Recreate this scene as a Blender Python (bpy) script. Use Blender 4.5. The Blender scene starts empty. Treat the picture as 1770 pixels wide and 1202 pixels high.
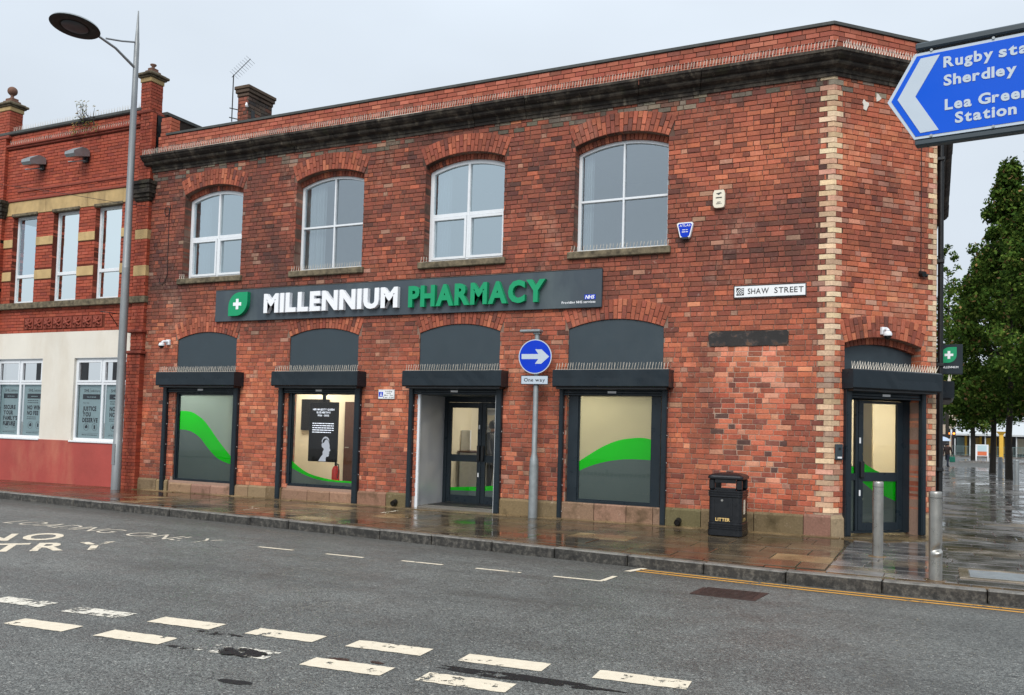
import bpy, bmesh, math, random
from math import sin, cos, pi, radians, sqrt, atan2, asin
from mathutils import Vector, Matrix, noise
random.seed(7)
SC = bpy.context.scene
COL = SC.collection

# ------------------------------------------------------------------ camera
CAM = Vector((1.43074, -14.11959, 1.47652))
def make_camera():
    yaw, pitch, roll = radians(-25.81202), radians(2.63602), radians(-1.56816)
    f = Vector((sin(yaw)*cos(pitch), cos(yaw)*cos(pitch), sin(pitch)))
    r = Vector((cos(yaw), -sin(yaw), 0)); d = f.cross(r)
    r2 = cos(roll)*r + sin(roll)*d; d2 = -sin(roll)*r + cos(roll)*d
    cd = bpy.data.cameras.new('camera'); co = bpy.data.objects.new('camera', cd)
    COL.objects.link(co)
    cd.sensor_width = 36; cd.lens = 1515/1770*36
    cd.shift_y = (674.144-601)/1770
    cd.clip_start = .05; cd.clip_end = 2000
    m = Matrix((r2, -d2, -f)).transposed().to_4x4(); m.translation = CAM
    co.matrix_world = m
    SC.camera = co
make_camera()

# ------------------------------------------------------------------ world, sun, exposure
W = bpy.data.worlds.new('World'); SC.world = W; W.use_nodes = True
SUN_EL, SUN_ROT = radians(46), radians(170)
def make_world():
    nt = W.node_tree; nt.nodes.clear(); N = nt.nodes.new; L = nt.links.new
    out = N('ShaderNodeOutputWorld'); bg = N('ShaderNodeBackground'); bg.inputs['Strength'].default_value = .1
    sky = N('ShaderNodeTexSky'); sky.sky_type = 'NISHITA'; sky.sun_disc = False
    sky.sun_elevation = SUN_EL; sky.sun_rotation = SUN_ROT
    tc = N('ShaderNodeTexCoord'); sep = N('ShaderNodeSeparateXYZ'); L(tc.outputs['Generated'], sep.inputs[0])
    # even overcast layer: brightness rises from the horizon to the zenith (CIE overcast sky)
    cl = N('ShaderNodeClamp'); L(sep.outputs['Z'], cl.inputs[0])
    ma = N('ShaderNodeMath'); ma.operation = 'MULTIPLY_ADD'; L(cl.outputs[0], ma.inputs[0]); ma.inputs[1].default_value = 4.2; ma.inputs[2].default_value = 3.6
    nz = N('ShaderNodeTexNoise'); nz.inputs['Scale'].default_value = 1.7; nz.inputs['Detail'].default_value = 4
    mp = N('ShaderNodeMapping'); mp.inputs['Scale'].default_value = (1, 1, 2.4); L(tc.outputs['Generated'], mp.inputs[0]); L(mp.outputs[0], nz.inputs[0])
    mr = N('ShaderNodeMapRange'); L(nz.outputs[0], mr.inputs[0]); mr.inputs[1].default_value = .3; mr.inputs[2].default_value = .7; mr.inputs[3].default_value = .88; mr.inputs[4].default_value = 1.05
    mm = N('ShaderNodeMath'); mm.operation = 'MULTIPLY'; L(ma.outputs[0], mm.inputs[0]); L(mr.outputs[0], mm.inputs[1])
    vm = N('ShaderNodeVectorMath'); vm.operation = 'SCALE'; vm.inputs[0].default_value = (.83, .925, 1.03); L(mm.outputs[0], vm.inputs['Scale'])
    hs = N('ShaderNodeHueSaturation'); hs.inputs['Saturation'].default_value = .35; L(sky.outputs[0], hs.inputs['Color'])
    mx = N('ShaderNodeMixRGB'); mx.inputs[0].default_value = .9; L(hs.outputs[0], mx.inputs[1]); L(vm.outputs[0], mx.inputs[2])
    L(mx.outputs[0], bg.inputs[0]); L(bg.outputs[0], out.inputs[0])
make_world()
sl = bpy.data.lights.new('sun', 'SUN'); sl.energy = 1.5; sl.angle = radians(36); sl.color = (1, .96, .9)
so = bpy.data.objects.new('sun', sl); COL.objects.link(so)
_d = Vector((sin(SUN_ROT)*cos(SUN_EL), cos(SUN_ROT)*cos(SUN_EL), sin(SUN_EL)))   # towards the sun: behind the camera
so.rotation_euler = _d.to_track_quat('Z', 'Y').to_euler(); so.location = (0, -20, 30)
SC.view_settings.view_transform = 'Standard'; SC.view_settings.look = 'None'
SC.view_settings.exposure = 0.84; SC.view_settings.gamma = 1.0; SC.view_settings.use_curve_mapping = False
SC.render.engine = 'CYCLES'

# ------------------------------------------------------------------ helpers
def lin(v):
    v /= 255.; return v/12.92 if v <= .04045 else ((v+.055)/1.055)**2.4
def C(r, g, b, k=1.): return (lin(r)*k, lin(g)*k, lin(b)*k)
def GZ(x): return .0042*max(-32, min(x, 0))          # the street falls gently to the left
class FR:
    def __init__(s, o, U, N, V=(0, 0, 1)):
        s.o, s.U, s.N, s.V = Vector(o), Vector(U), Vector(N), Vector(V)
        s.flip = s.U.cross(s.N).dot(s.V) < 0
    def p(s, u, w, z): return s.o + u*s.U + w*s.N + z*s.V
Q2 = 1/sqrt(2)
WORLD = FR((0, 0, 0), (1, 0, 0), (0, 1, 0))
FA = FR((0, 0, 0), (1, 0, 0), (0, -1, 0))
CH = FR((0, 0, 0), (Q2, Q2, 0), (Q2, -Q2, 0))
SD = FR((1.43, 0, 0), (0, 1, 0), (1, 0, 0))

def tag(o, label=None, cat=None, group=None, kind=None):
    if label: o['label'] = label
    if cat: o['category'] = cat
    if group: o['group'] = group
    if kind: o['kind'] = kind
    return o
def empty(name, loc, label=None, cat=None, group=None):
    o = bpy.data.objects.new(name, None); COL.objects.link(o); o.location = loc; o.empty_display_size = .2
    return tag(o, label, cat, group)
def setpar(o, p):
    o.parent = p
    if p.type == 'EMPTY': o.matrix_parent_inverse = Matrix.Translation(-Vector(p.location))
class MB:
    def __init__(s, fr=WORLD): s.fr = fr; s.v = []; s.f = []; s.c = []; s.sm = []; s.col = None
    def add(s, pts, faces, smooth=False, raw=False):
        n = len(s.v)
        for q in pts: s.v.append(tuple(q) if raw else tuple(s.fr.p(*q)))
        fl = s.fr.flip and not raw
        for f in faces:
            f = [i+n for i in f]
            s.f.append(f[::-1] if fl else f); s.c.append(s.col); s.sm.append(smooth)
        return s
    def box(s, u0, u1, w0, w1, z0, z1):
        return s.add([(u, w, z) for z in (z0, z1) for w in (w0, w1) for u in (u0, u1)],
                     [(0, 2, 3, 1), (4, 5, 7, 6), (0, 1, 5, 4), (2, 6, 7, 3), (0, 4, 6, 2), (1, 3, 7, 5)])
    def cbox(s, u0, u1, w0, w1, z0, z1, c=.004):
        lo, hi = (u0, w0, z0), (u1, w1, z1); idx = {}; pts = []
        c = min(c, .45*min(abs(hi[i]-lo[i]) for i in range(3)))
        for i in (0, 1):
            for j in (0, 1):
                for k in (0, 1):
                    for a in range(3):
                        q = []
                        for b, t in enumerate((i, j, k)):
                            e = hi[b] if t else lo[b]
                            q.append(e if b == a else (e-c if t else e+c))
                        idx[(i, j, k, a)] = len(pts); pts.append(q)
        I = lambda i, j, k, a: idx[(i, j, k, a)]
        F = [(I(0,0,0,0), I(0,0,1,0), I(0,1,1,0), I(0,1,0,0)), (I(1,0,0,0), I(1,1,0,0), I(1,1,1,0), I(1,0,1,0)),
             (I(0,0,0,1), I(1,0,0,1), I(1,0,1,1), I(0,0,1,1)), (I(0,1,0,1), I(0,1,1,1), I(1,1,1,1), I(1,1,0,1)),
             (I(0,0,0,2), I(0,1,0,2), I(1,1,0,2), I(1,0,0,2)), (I(0,0,1,2), I(1,0,1,2), I(1,1,1,2), I(0,1,1,2))]
        for a in range(3):
            b, d = [(1, 2), (2, 0), (0, 1)][a]
            for tb in (0, 1):
                for td in (0, 1):
                    def K(ta, face):
                        t = [0, 0, 0]; t[a] = ta; t[b] = tb; t[d] = td; return idx[(t[0], t[1], t[2], face)]
                    q = (K(0, b), K(0, d), K(1, d), K(1, b))
                    F.append(q if tb == td else q[::-1])
        for i in (0, 1):
            for j in (0, 1):
                for k in (0, 1):
                    t = (I(i,j,k,0), I(i,j,k,1), I(i,j,k,2))
                    F.append(t if (i+j+k) % 2 else t[::-1])
        return s.add(pts, F)
    def prism(s, poly, w0, w1):
        n = len(poly)
        a = sum(poly[i][0]*poly[(i+1) % n][1]-poly[(i+1) % n][0]*poly[i][1] for i in range(n))
        if a < 0: poly = poly[::-1]
        if w0 > w1: w0, w1 = w1, w0
        pts = [(u, w0, z) for u, z in poly]+[(u, w1, z) for u, z in poly]
        # (u,z) counter-clockwise seen along +w ... outward orientation for right-handed (u,w,z)
        F = [tuple(range(n)), tuple(range(2*n-1, n-1, -1))]
        F += [(i, n+i, n+(i+1) % n, (i+1) % n) for i in range(n)]
        return s.add(pts, F)
    def hprism(s, poly, z0, z1):
        n = len(poly); a = sum(poly[i][0]*poly[(i+1) % n][1]-poly[(i+1) % n][0]*poly[i][1] for i in range(n))
        if a < 0: poly = poly[::-1]
        pts = [(u, w, z0) for u, w in poly]+[(u, w, z1) for u, w in poly]
        F = [tuple(range(n-1, -1, -1)), tuple(range(n, 2*n))]+[(i, (i+1) % n, n+(i+1) % n, n+i) for i in range(n)]
        return s.add(pts, F)
    def sheet(s, poly, w):
        return s.add([(u, w, z) for u, z in poly], [tuple(range(len(poly)-1, -1, -1))])
    def tube(s, path, rad, n=8, smooth=True, cap=True):
        P = [s.fr.p(*q) for q in path]; m = len(P)
        if not isinstance(rad, (list, tuple)): rad = [rad]*m
        pts = []; prev = None
        for i in range(m):
            t = (P[min(i+1, m-1)]-P[max(i-1, 0)]).normalized()
            if prev is None:
                a = Vector((0, 0, 1)) if abs(t.z) < .9 else Vector((1, 0, 0)); x = t.cross(a).normalized()
            else: x = (prev-t*prev.dot(t)).normalized()
            prev = x; y = t.cross(x)
            for k in range(n):
                th = 2*pi*k/n; pts.append(P[i]+rad[i]*(cos(th)*x+sin(th)*y))
        F = [(i*n+k, i*n+(k+1) % n, (i+1)*n+(k+1) % n, (i+1)*n+k) for i in range(m-1) for k in range(n)]
        s.add(pts, F, smooth, True)
        if cap: s.add([pts[k] for k in range(n)][::-1]+[pts[(m-1)*n+k] for k in range(n)], [tuple(range(n)), tuple(range(n, 2*n))], False, True)
        return s
    def lathe(s, prof, c, n=20, smooth=True):
        cx, cy, cz = c; pts = []; m = len(prof)
        for r, z in prof:
            for k in range(n): th = 2*pi*k/n; pts.append((cx+r*cos(th), cy+r*sin(th), cz+z))
        F = [(i*n+k, i*n+(k+1) % n, (i+1)*n+(k+1) % n, (i+1)*n+k) for i in range(m-1) for k in range(n)]
        s.add(pts, F, smooth)
        s.add([pts[k] for k in range(n)], [tuple(range(n-1, -1, -1))]); s.add([pts[(m-1)*n+k] for k in range(n)], [tuple(range(n))])
        return s
    def build(s, name, mat, parent=None, label=None, cat=None, group=None, kind=None):
        me = bpy.data.meshes.new(name); me.from_pydata(s.v, [], s.f)
        if any(s.sm): me.polygons.foreach_set('use_smooth', s.sm)
        if any(c is not None for c in s.c):
            at = me.color_attributes.new('Col', 'FLOAT_COLOR', 'CORNER'); d = []
            for f, c in zip(s.f, s.c):
                c = c or (.5, .5, .5); d += [c[0], c[1], c[2], 1.]*len(f)
            at.data.foreach_set('color', d)
        me.materials.append(mat if not isinstance(mat, str) else M[mat])
        o = bpy.data.objects.new(name, me); COL.objects.link(o)
        if parent: setpar(o, parent)
        return tag(o, label, cat, group, kind)

# ------------------------------------------------------------------ materials
M = {}
class NT:
    def __init__(s, name):
        s.m = bpy.data.materials.new(name); s.m.use_nodes = True; s.t = s.m.node_tree; s.t.nodes.clear()
        s.out = s.n('ShaderNodeOutputMaterial')
    def n(s, ty, **kw):
        x = s.t.nodes.new(ty)
        for k, v in kw.items():
            if hasattr(x, k): setattr(x, k, v)
        return x
    def l(s, a, b): s.t.links.new(a, b)
    def coord(s, scale=(1, 1, 1), rot=0):
        tc = s.n('ShaderNodeTexCoord'); mp = s.n('ShaderNodeMapping'); mp.inputs['Scale'].default_value = scale
        mp.inputs['Rotation'].default_value = (0, 0, rot)
        s.l(tc.outputs['Object'], mp.inputs[0]); return mp.outputs[0]
    def noise(s, vec, scale, detail=4, rough=.55, dist=0):
        x = s.n('ShaderNodeTexNoise'); x.inputs['Scale'].default_value = scale; x.inputs['Detail'].default_value = detail
        x.inputs['Roughness'].default_value = rough; x.inputs['Distortion'].default_value = dist; s.l(vec, x.inputs['Vector']); return x.outputs[0]
    def ramp(s, v, a, b, lo=0., hi=1.):
        x = s.n('ShaderNodeMapRange'); s.l(v, x.inputs[0])
        for i, q in enumerate((a, b, lo, hi)): x.inputs[i+1].default_value = q
        return x.outputs[0]
    def math(s, op, a, b=0.):
        x = s.n('ShaderNodeMath', operation=op)
        for i, q in enumerate((a, b)):
            if isinstance(q, (int, float)): x.inputs[i].default_value = q
            else: s.l(q, x.inputs[i])
        return x.outputs[0]
    def mix(s, f, a, b, mode='MIX'):
        x = s.n('ShaderNodeMixRGB', blend_type=mode)
        for i, q in enumerate((f, a, b)):
            if isinstance(q, (int, float)): x.inputs[i].default_value = q
            elif isinstance(q, tuple): x.inputs[i].default_value = (*q[:3], 1)
            else: s.l(q, x.inputs[i])
        return x.outputs[0]
    def bump(s, h, strength=.3, dist=.01, nrm=None):
        x = s.n('ShaderNodeBump'); x.inputs['Strength'].default_value = strength; x.inputs['Distance'].default_value = dist
        s.l(h, x.inputs['Height'])
        if nrm: s.l(nrm, x.inputs['Normal'])
        return x.outputs[0]
    def pr(s, col, rough=.6, metal=0., nrm=None, spec=.5, **kw):
        p = s.n('ShaderNodeBsdfPrincipled')
        for k, q in (('Base Color', col), ('Roughness', rough), ('Metallic', metal), ('Specular IOR Level', spec)):
            if isinstance(q, tuple): p.inputs[k].default_value = (*q[:3], 1)
            elif isinstance(q, (int, float)): p.inputs[k].default_value = q
            else: s.l(q, p.inputs[k])
        if nrm: s.l(nrm, p.inputs['Normal'])
        for k, q in kw.items(): p.inputs[k.replace('_', ' ')].default_value = q
        return p.outputs[0]
    def done(s, sh):
        s.l(sh, s.out.inputs[0]); M[s.m.name] = s.m; return s.m

def plain(name, col, rough=.5, metal=0., var=.12, scale=6., bump=0., bscale=60., stain=None, spec=.5, rvar=.1):
    t = NT(name); v = t.coord(); n1 = t.noise(v, scale, 5)
    c = t.mix(1., col, t.mix(n1, (1-var*2,)*3, (1+var*2,)*3), 'MULTIPLY')
    if stain:
        n2 = t.noise(t.coord((1, 1, .35)), scale*.6, 6, .65); c = t.mix(t.ramp(n2, .5, .72, 0, stain[1]), c, stain[0])
    r = t.ramp(t.noise(v, scale*2.3, 3), .3, .7, max(.03, rough-rvar), min(1, rough+rvar))
    nm = t.bump(t.noise(v, bscale, 4), bump, .01) if bump else None
    return t.done(t.pr(c, r, metal, nm, spec))

def brick_mat(name, rough=.85, grime=.42, fine=.25, soot=C(58, 50, 46), pale=C(205, 190, 175), palef=.35, big=0.):
    t = NT(name); at = t.n('ShaderNodeAttribute', attribute_name='Col'); v = t.coord()
    n1 = t.noise(v, 38, 5, .6); n2 = t.noise(v, 3.2, 5, .62); n3 = t.noise(v, 160, 3)
    c = t.mix(1., at.outputs[0], t.mix(n1, (1-fine*1.7,)*3, (1+fine*1.7,)*3), 'MULTIPLY')
    c = t.mix(t.ramp(n2, .52, .75, 0, grime), c, soot)
    n4 = t.noise(v, 9.5, 6, .7); c = t.mix(t.ramp(n4, .6, .78, 0, palef), c, pale)
    if big:                                                     # soot washed down the wall, lime bloom, mortar smears over brick edges
        ns = t.noise(t.coord((1.3, 1.3, .28)), 1.1, 6, .66); c = t.mix(t.ramp(ns, .5, .74, 0, big), c, C(66, 48, 43))
        nl = t.noise(v, .9, 7, .72); c = t.mix(t.ramp(nl, .56, .72, 0, big*.75), c, C(196, 156, 134))
        nm = t.noise(v, 22, 5, .75, 1.); c = t.mix(t.ramp(nm, .62, .7, 0, big*.9), c, C(176, 148, 130))
    h = t.math('ADD', t.math('MULTIPLY', n1, .7), t.math('MULTIPLY', n3, .5))
    return t.done(t.pr(c, t.ramp(n2, .3, .7, rough-.2, rough), 0., t.bump(h, .55, .006), .35))
def mortar_mat(name, a, b, zlo=None, scale=1.3):
    t = NT(name); v = t.coord(); n1 = t.noise(v, scale, 5, .6); n2 = t.noise(v, 45, 4)
    c = t.mix(t.ramp(n1, .4, .62), a, b)
    if zlo:                                                     # the lower storey has been repointed with a paler mix
        sp = t.n('ShaderNodeSeparateXYZ'); t.l(v, sp.inputs[0]); c = t.mix(t.ramp(t.math('ADD', sp.outputs[2], t.ramp(n1, .2, .8, -1.2, 1.2)), 3.9, 2.6, 0, .8), c, zlo)
    c = t.mix(1., c, t.mix(n2, (.65,)*3, (1.35,)*3), 'MULTIPLY')
    return t.done(t.pr(c, .95, 0., t.bump(n2, .6, .008), .2))
def glass_mat(name, f0=.12, gain=1., tint=(.86, .9, .9), rough=.0, gcol=(1, 1, 1)):
    t = NT(name); fr = t.n('ShaderNodeFresnel'); fr.inputs['IOR'].default_value = 1.5
    fac = t.math('ADD', t.math('MULTIPLY', fr.outputs[0], gain), f0)
    fac = t.math('MINIMUM', fac, 1.)
    tr = t.n('ShaderNodeBsdfTransparent'); tr.inputs[0].default_value = (*tint, 1)
    gl = t.n('ShaderNodeBsdfGlossy'); gl.inputs['Roughness'].default_value = rough; gl.inputs[0].default_value = (*gcol, 1)
    v = t.coord(); t.l(t.bump(t.noise(v, 1.1, 2), .012, .05), gl.inputs['Normal'])
    mx = t.n('ShaderNodeMixShader'); t.l(fac, mx.inputs[0]); t.l(tr.outputs[0], mx.inputs[1]); t.l(gl.outputs[0], mx.inputs[2])
    return t.done(mx.outputs[0])
def film_mat(name, col, tr=.5):                                  # frosted vinyl: lets the shop light glow through
    t = NT(name); v = t.coord(); c = t.mix(1., col, t.mix(t.noise(v, 1.6, 3), (.93,)*3, (1.07,)*3), 'MULTIPLY')
    d = t.n('ShaderNodeBsdfDiffuse'); l = t.n('ShaderNodeBsdfTranslucent'); t.l(c, d.inputs[0]); t.l(c, l.inputs[0])
    mx = t.n('ShaderNodeMixShader'); mx.inputs[0].default_value = tr; t.l(d.outputs[0], mx.inputs[1]); t.l(l.outputs[0], mx.inputs[2]); t.done(mx.outputs[0])
def emis(name, col, st):
    t = NT(name); e = t.n('ShaderNodeEmission'); e.inputs[0].default_value = (*col, 1); e.inputs[1].default_value = st
    return t.done(e.outputs[0])

brick_mat('brick', big=.55); brick_mat('arch_brick', grime=.4, palef=.2, big=.4); brick_mat('orange_brick', grime=.25, fine=.13, palef=.08, rough=.8)
brick_mat('parapet_brick', grime=.22, fine=.15, palef=.12); brick_mat('stone_piece', rough=.92, grime=.92, fine=.3, soot=C(64, 54, 34), pale=C(190, 170, 150), palef=.5)
brick_mat('chimney_brick', grime=.85, fine=.2, soot=C(40, 36, 33), palef=.05)
mortar_mat('mortar', C(78, 60, 53), C(128, 102, 90), zlo=C(166, 138, 122)); mortar_mat('pale_mortar', C(150, 122, 106), C(190, 164, 146)); mortar_mat('orange_mortar', C(88, 44, 34), C(112, 58, 44))
mortar_mat('parapet_mortar', C(70, 48, 42), C(96, 62, 52)); mortar_mat('dark_mortar', C(40, 36, 34), C(70, 60, 54))
plain('pvc', C(222, 226, 230), .3, var=.03, spec=.5)
plain('anthracite', C(27, 37, 44), .36, var=.14, scale=3, rvar=.12, stain=(C(48, 58, 64), .4), spec=.35)
plain('panel_grey', C(50, 62, 69), .42, var=.07, scale=2)
plain('sign_grey', C(62, 72, 80), .4, var=.05, scale=2, stain=(C(104, 116, 116), .35))
plain('letter_white', C(236, 238, 242), .4, var=.02)
plain('letter_green', C(0, 148, 98), .4, var=.03)
film_mat('film_green', C(8, 214, 14))
plain('black_paint', C(22, 24, 26), .4, var=.1)
plain('black_rough', C(40, 38, 36), .8, var=.3, scale=12, bump=.4)
plain('steel', C(178, 176, 170), .34, .9, var=.1, scale=5, bump=.05, bscale=20, stain=(C(120, 112, 98), .4))
plain('galv', C(150, 156, 158), .5, .55, var=.14, scale=9, stain=(C(95, 92, 88), .35))
plain('lamp_grey', C(142, 146, 148), .45, .4, var=.08, scale=3, stain=(C(112, 108, 100), .3))
plain('spike', C(222, 214, 200), .3, .0, var=.1)
plain('render_white', C(218, 213, 202), .85, var=.07, scale=1.1, bump=.3, bscale=35, stain=(C(190, 176, 154), .5))
plain('red_paint', C(164, 72, 64), .6, var=.16, scale=1.3, bump=.3, bscale=20, stain=(C(186, 116, 92), .85))
plain('coping', C(70, 72, 70), .8, var=.25, scale=5, bump=.3)
plain('blue_sign', C(0, 54, 190), .4, var=.03, scale=2, spec=.25)
plain('finger_blue', C(0, 84, 206), .4, var=.02, scale=2, spec=.2)
plain('sign_white', C(184, 196, 208), .4, var=.03)
plain('plate_white', C(232, 234, 236), .35, var=.03)
plain('dull_black', C(24, 24, 26), .5, var=.1)
plain('cream', C(226, 218, 196), .8, var=.04, scale=2)
film_mat('cream_blind', C(206, 200, 168), .4)
plain('ceiling_white', C(238, 236, 228), .9, var=.03)
plain('floor_grey', C(110, 106, 100), .5, var=.1)
plain('wood_brown', C(78, 48, 36), .5, var=.2, scale=9)
film_mat('film_light', C(152, 172, 170))
film_mat('film_dark', C(100, 118, 122))
plain('curtain', C(236, 236, 232), .9, var=.05, scale=4)
plain('alu_panel', C(196, 198, 202), .4, .25, var=.1, scale=1.4)
plain('red_plastic', C(180, 30, 24), .35, var=.1)
plain('gold_text', C(222, 188, 120), .5, var=.05)
plain('bin_black', C(17, 20, 25), .36, var=.2, scale=8, bump=.08, bscale=90)
plain('alarm_cream', C(228, 220, 200), .4, var=.04)
plain('yellow_stone', C(188, 160, 112), .85, var=.16, scale=4, bump=.35, stain=(C(112, 92, 64), .6))
plain('terracotta', C(134, 62, 46), .8, var=.15, scale=8, bump=.3)
plain('poster_grey', C(184, 208, 214), .4, var=.03)
plain('finial_stone', C(112, 82, 68), .9, var=.2, scale=8, bump=.3)
plain('poster_dark', C(34, 42, 56), .45, var=.05)
plain('bark', C(44, 40, 34), .95, var=.3, scale=14, bump=.8, bscale=40)
plain('roof_dark', C(52, 50, 50), .9, var=.2, bump=.3)
plain('manhole', C(64, 50, 46), .5, .3, var=.3, scale=14, bump=.5, bscale=70)
plain('skin', C(190, 140, 115), .6, var=.04)
plain('coat_brown', C(52, 38, 34), .9, var=.15)
plain('jeans', C(36, 44, 58), .9, var=.15)
plain('bag_green', C(30, 120, 98), .5, var=.1)
plain('umbrella_pale', C(168, 184, 204), .5, var=.05)
plain('yellow_col', C(226, 180, 66), .6, var=.05)
plain('canopy_grey', C(186, 190, 192), .5, var=.05)
plain('shop_dark', C(44, 46, 50), .4, var=.2, scale=1)
plain('shop_tan', C(170, 140, 84), .7, var=.15, scale=1)
plain('far_brick', C(140, 84, 66), .9, var=.15, scale=1)
plain('far_cream', C(198, 188, 170), .9, var=.1, scale=1)
plain('black_board', C(14, 14, 16), .5, var=.1, spec=.2)
plain('leaf_dry', C(150, 120, 70), .8, var=.2)
emis('ceiling_light', (1., .92, .76), 21.)
emis('screen_text', (.8, .85, .95), .9)
emis('screen_photo', (.75, .8, .9), .35)
emis('signal_orange', (1., .25, .04), 2.5)
glass_mat('glass', .32, 1.2, tint=(.66, .75, .8), gcol=(.86, .95, 1.)); glass_mat('glass_bright', .52, 1.2, tint=(.55, .66, .74), gcol=(.84, .96, 1.)); glass_mat('glass_mirror', .94, 1., tint=(.5, .6, .62), gcol=(.92, 1., .99)); glass_mat('shop_glass', .0, 1.1, tint=(.95, .96, .95))

def mk_iron():
    t = NT('iron_lintel'); v = t.coord(); n1 = t.noise(v, 6, 7, .7); n2 = t.noise(v, 2.2, 4)
    c = t.mix(t.ramp(n1, .5, .62), C(48, 44, 42), C(70, 72, 76)); c = t.mix(t.ramp(n1, .54, .64), c, C(112, 80, 58)); c = t.mix(t.ramp(n2, .35, .6, 0, .7), c, C(34, 33, 33))
    t.done(t.pr(c, .7, 0, t.bump(n1, .6, .01), .4))
mk_iron()
def mk_black_stone():
    t = NT('black_stone'); v = t.coord(); n1 = t.noise(v, 4, 7, .68); n2 = t.noise(t.coord((1, 1, .2)), 9, 5, .65); n3 = t.noise(v, 70, 4)
    c = t.mix(t.ramp(n1, .46, .74), C(44, 40, 37), C(98, 90, 80)); c = t.mix(t.ramp(n2, .58, .76, 0, .6), c, C(140, 130, 114))
    c = t.mix(t.ramp(t.noise(v, 1.7, 5), .6, .72, 0, .5), c, C(70, 72, 48))
    t.done(t.pr(c, .9, 0, t.bump(t.math('ADD', n1, t.math('MULTIPLY', n3, .4)), .45, .02), .3))
mk_black_stone()
def mk_sill():
    t = NT('sill_stone'); v = t.coord(); n1 = t.noise(v, 9, 6, .65)
    c = t.mix(t.ramp(n1, .35, .7), C(72, 66, 54), C(132, 120, 98)); t.done(t.pr(c, .9, 0, t.bump(n1, .5, .01), .3))
mk_sill()
def mk_asphalt():
    t = NT('asphalt'); v = t.coord()
    vo = t.n('ShaderNodeTexVoronoi'); vo.inputs['Scale'].default_value = 80; t.l(v, vo.inputs['Vector'])
    sep = t.n('ShaderNodeSeparateColor'); t.l(vo.outputs['Color'], sep.inputs[0]); rnd = sep.outputs[0]
    n1 = t.noise(v, 120, 4, .75); n2 = t.noise(v, .35, 6, .6); n3 = t.noise(v, 2.4, 5, .65); n4 = t.noise(t.coord((.25, 1.6, 1)), .8, 5, .6)
    c = t.mix(t.ramp(rnd, 0, 1), C(76, 78, 76), C(146, 148, 143)); c = t.mix(t.ramp(n1, .44, .6, 0, .8), c, C(38, 39, 38))
    c = t.mix(t.ramp(rnd, .982, .987, 0, .6), c, C(180, 178, 170))
    c = t.mix(1., c, t.mix(t.ramp(n2, .3, .7), (.82,)*3, (1.12,)*3), 'MULTIPLY'); c = t.mix(1., c, t.mix(t.ramp(n3, .35, .7), (.9,)*3, (1.08,)*3), 'MULTIPLY')
    c = t.mix(t.ramp(n4, .58, .7, 0, .35), c, C(58, 57, 54))
    tk = t.noise(t.coord((.035, .9, 1), rot=.06), 1., 3, .5); c = t.mix(1., c, t.mix(t.ramp(tk, .38, .62), (.86,)*3, (1.1,)*3), 'MULTIPLY')
    cr = t.n('ShaderNodeTexVoronoi'); cr.feature = 'DISTANCE_TO_EDGE'; cr.inputs['Scale'].default_value = .42
    wv = t.n('ShaderNodeVectorMath'); wv.operation = 'ADD'; nz = t.n('ShaderNodeTexNoise'); nz.inputs['Scale'].default_value = 2.5; t.l(v, nz.inputs['Vector']); t.l(v, wv.inputs[0]); t.l(nz.outputs['Color'], wv.inputs[1]); t.l(wv.outputs[0], cr.inputs['Vector'])
    crack = t.math('MULTIPLY', t.ramp(cr.outputs['Distance'], .0, .006, 1, 0), t.ramp(n2, .5, .62)); c = t.mix(t.math('MULTIPLY', crack, .7), c, C(30, 30, 30))
    sp = t.n('ShaderNodeSeparateXYZ'); tc = t.n('ShaderNodeTexCoord'); t.l(tc.outputs['Object'], sp.inputs[0])
    near = t.math('ADD', t.math('ADD', sp.outputs[1], t.math('MULTIPLY', sp.outputs[0], .075)), t.ramp(n3, .2, .8, -.35, .35))   # channel beside the kerb, silted and oily
    c = t.mix(t.ramp(near, -4.6, -4.15, 0, .45), c, C(62, 56, 50))
    r = t.ramp(n3, .3, .7, .36, .6)
    h = t.math('ADD', t.math('MULTIPLY', vo.outputs['Distance'], -1.), t.math('MULTIPLY', n1, .6))
    t.done(t.pr(c, r, 0, t.bump(h, .8, .007), .5))
mk_asphalt()
def mk_slab(name, a, b, wet=.55, lo=.05, hi=.42, spec=.42):
    t = NT(name); at = t.n('ShaderNodeAttribute', attribute_name='Col'); v = t.coord(); n1 = t.noise(v, .9, 5, .6); n2 = t.noise(v, 60, 4); n3 = t.noise(v, 3.3, 5)
    wetf = t.ramp(n1, wet-.12, wet+.1)                          # 1 = standing film of water
    c = t.mix(t.ramp(n3, .35, .65), a, b); c = t.mix(1., c, at.outputs[0], 'MULTIPLY')
    c = t.mix(1., c, t.mix(n2, (.75,)*3, (1.25,)*3), 'MULTIPLY'); c = t.mix(wetf, c, t.mix(1., c, (.55, .52, .5), 'MULTIPLY'))
    r = t.ramp(wetf, 0, 1, hi, lo)
    bs = t.math('ADD', t.math('MULTIPLY', n2, .35), t.math('MULTIPLY', t.noise(v, 7, 3), 1.))
    x = t.n('ShaderNodeBump'); x.inputs['Distance'].default_value = .006; t.l(bs, x.inputs['Height']); t.l(t.ramp(wetf, 0, 1, .3, .07), x.inputs['Strength'])
    t.done(t.pr(c, r, 0, x.outputs[0], spec))
mk_slab('slab', C(76, 67, 52), C(104, 92, 72), .5, .06, .36)
mk_slab('slab_grey', C(96, 94, 92), C(130, 127, 123), .49, .05, .36, .7)
mk_slab('joint', C(60, 52, 44), C(90, 80, 66), .5, .15, .5)
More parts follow.
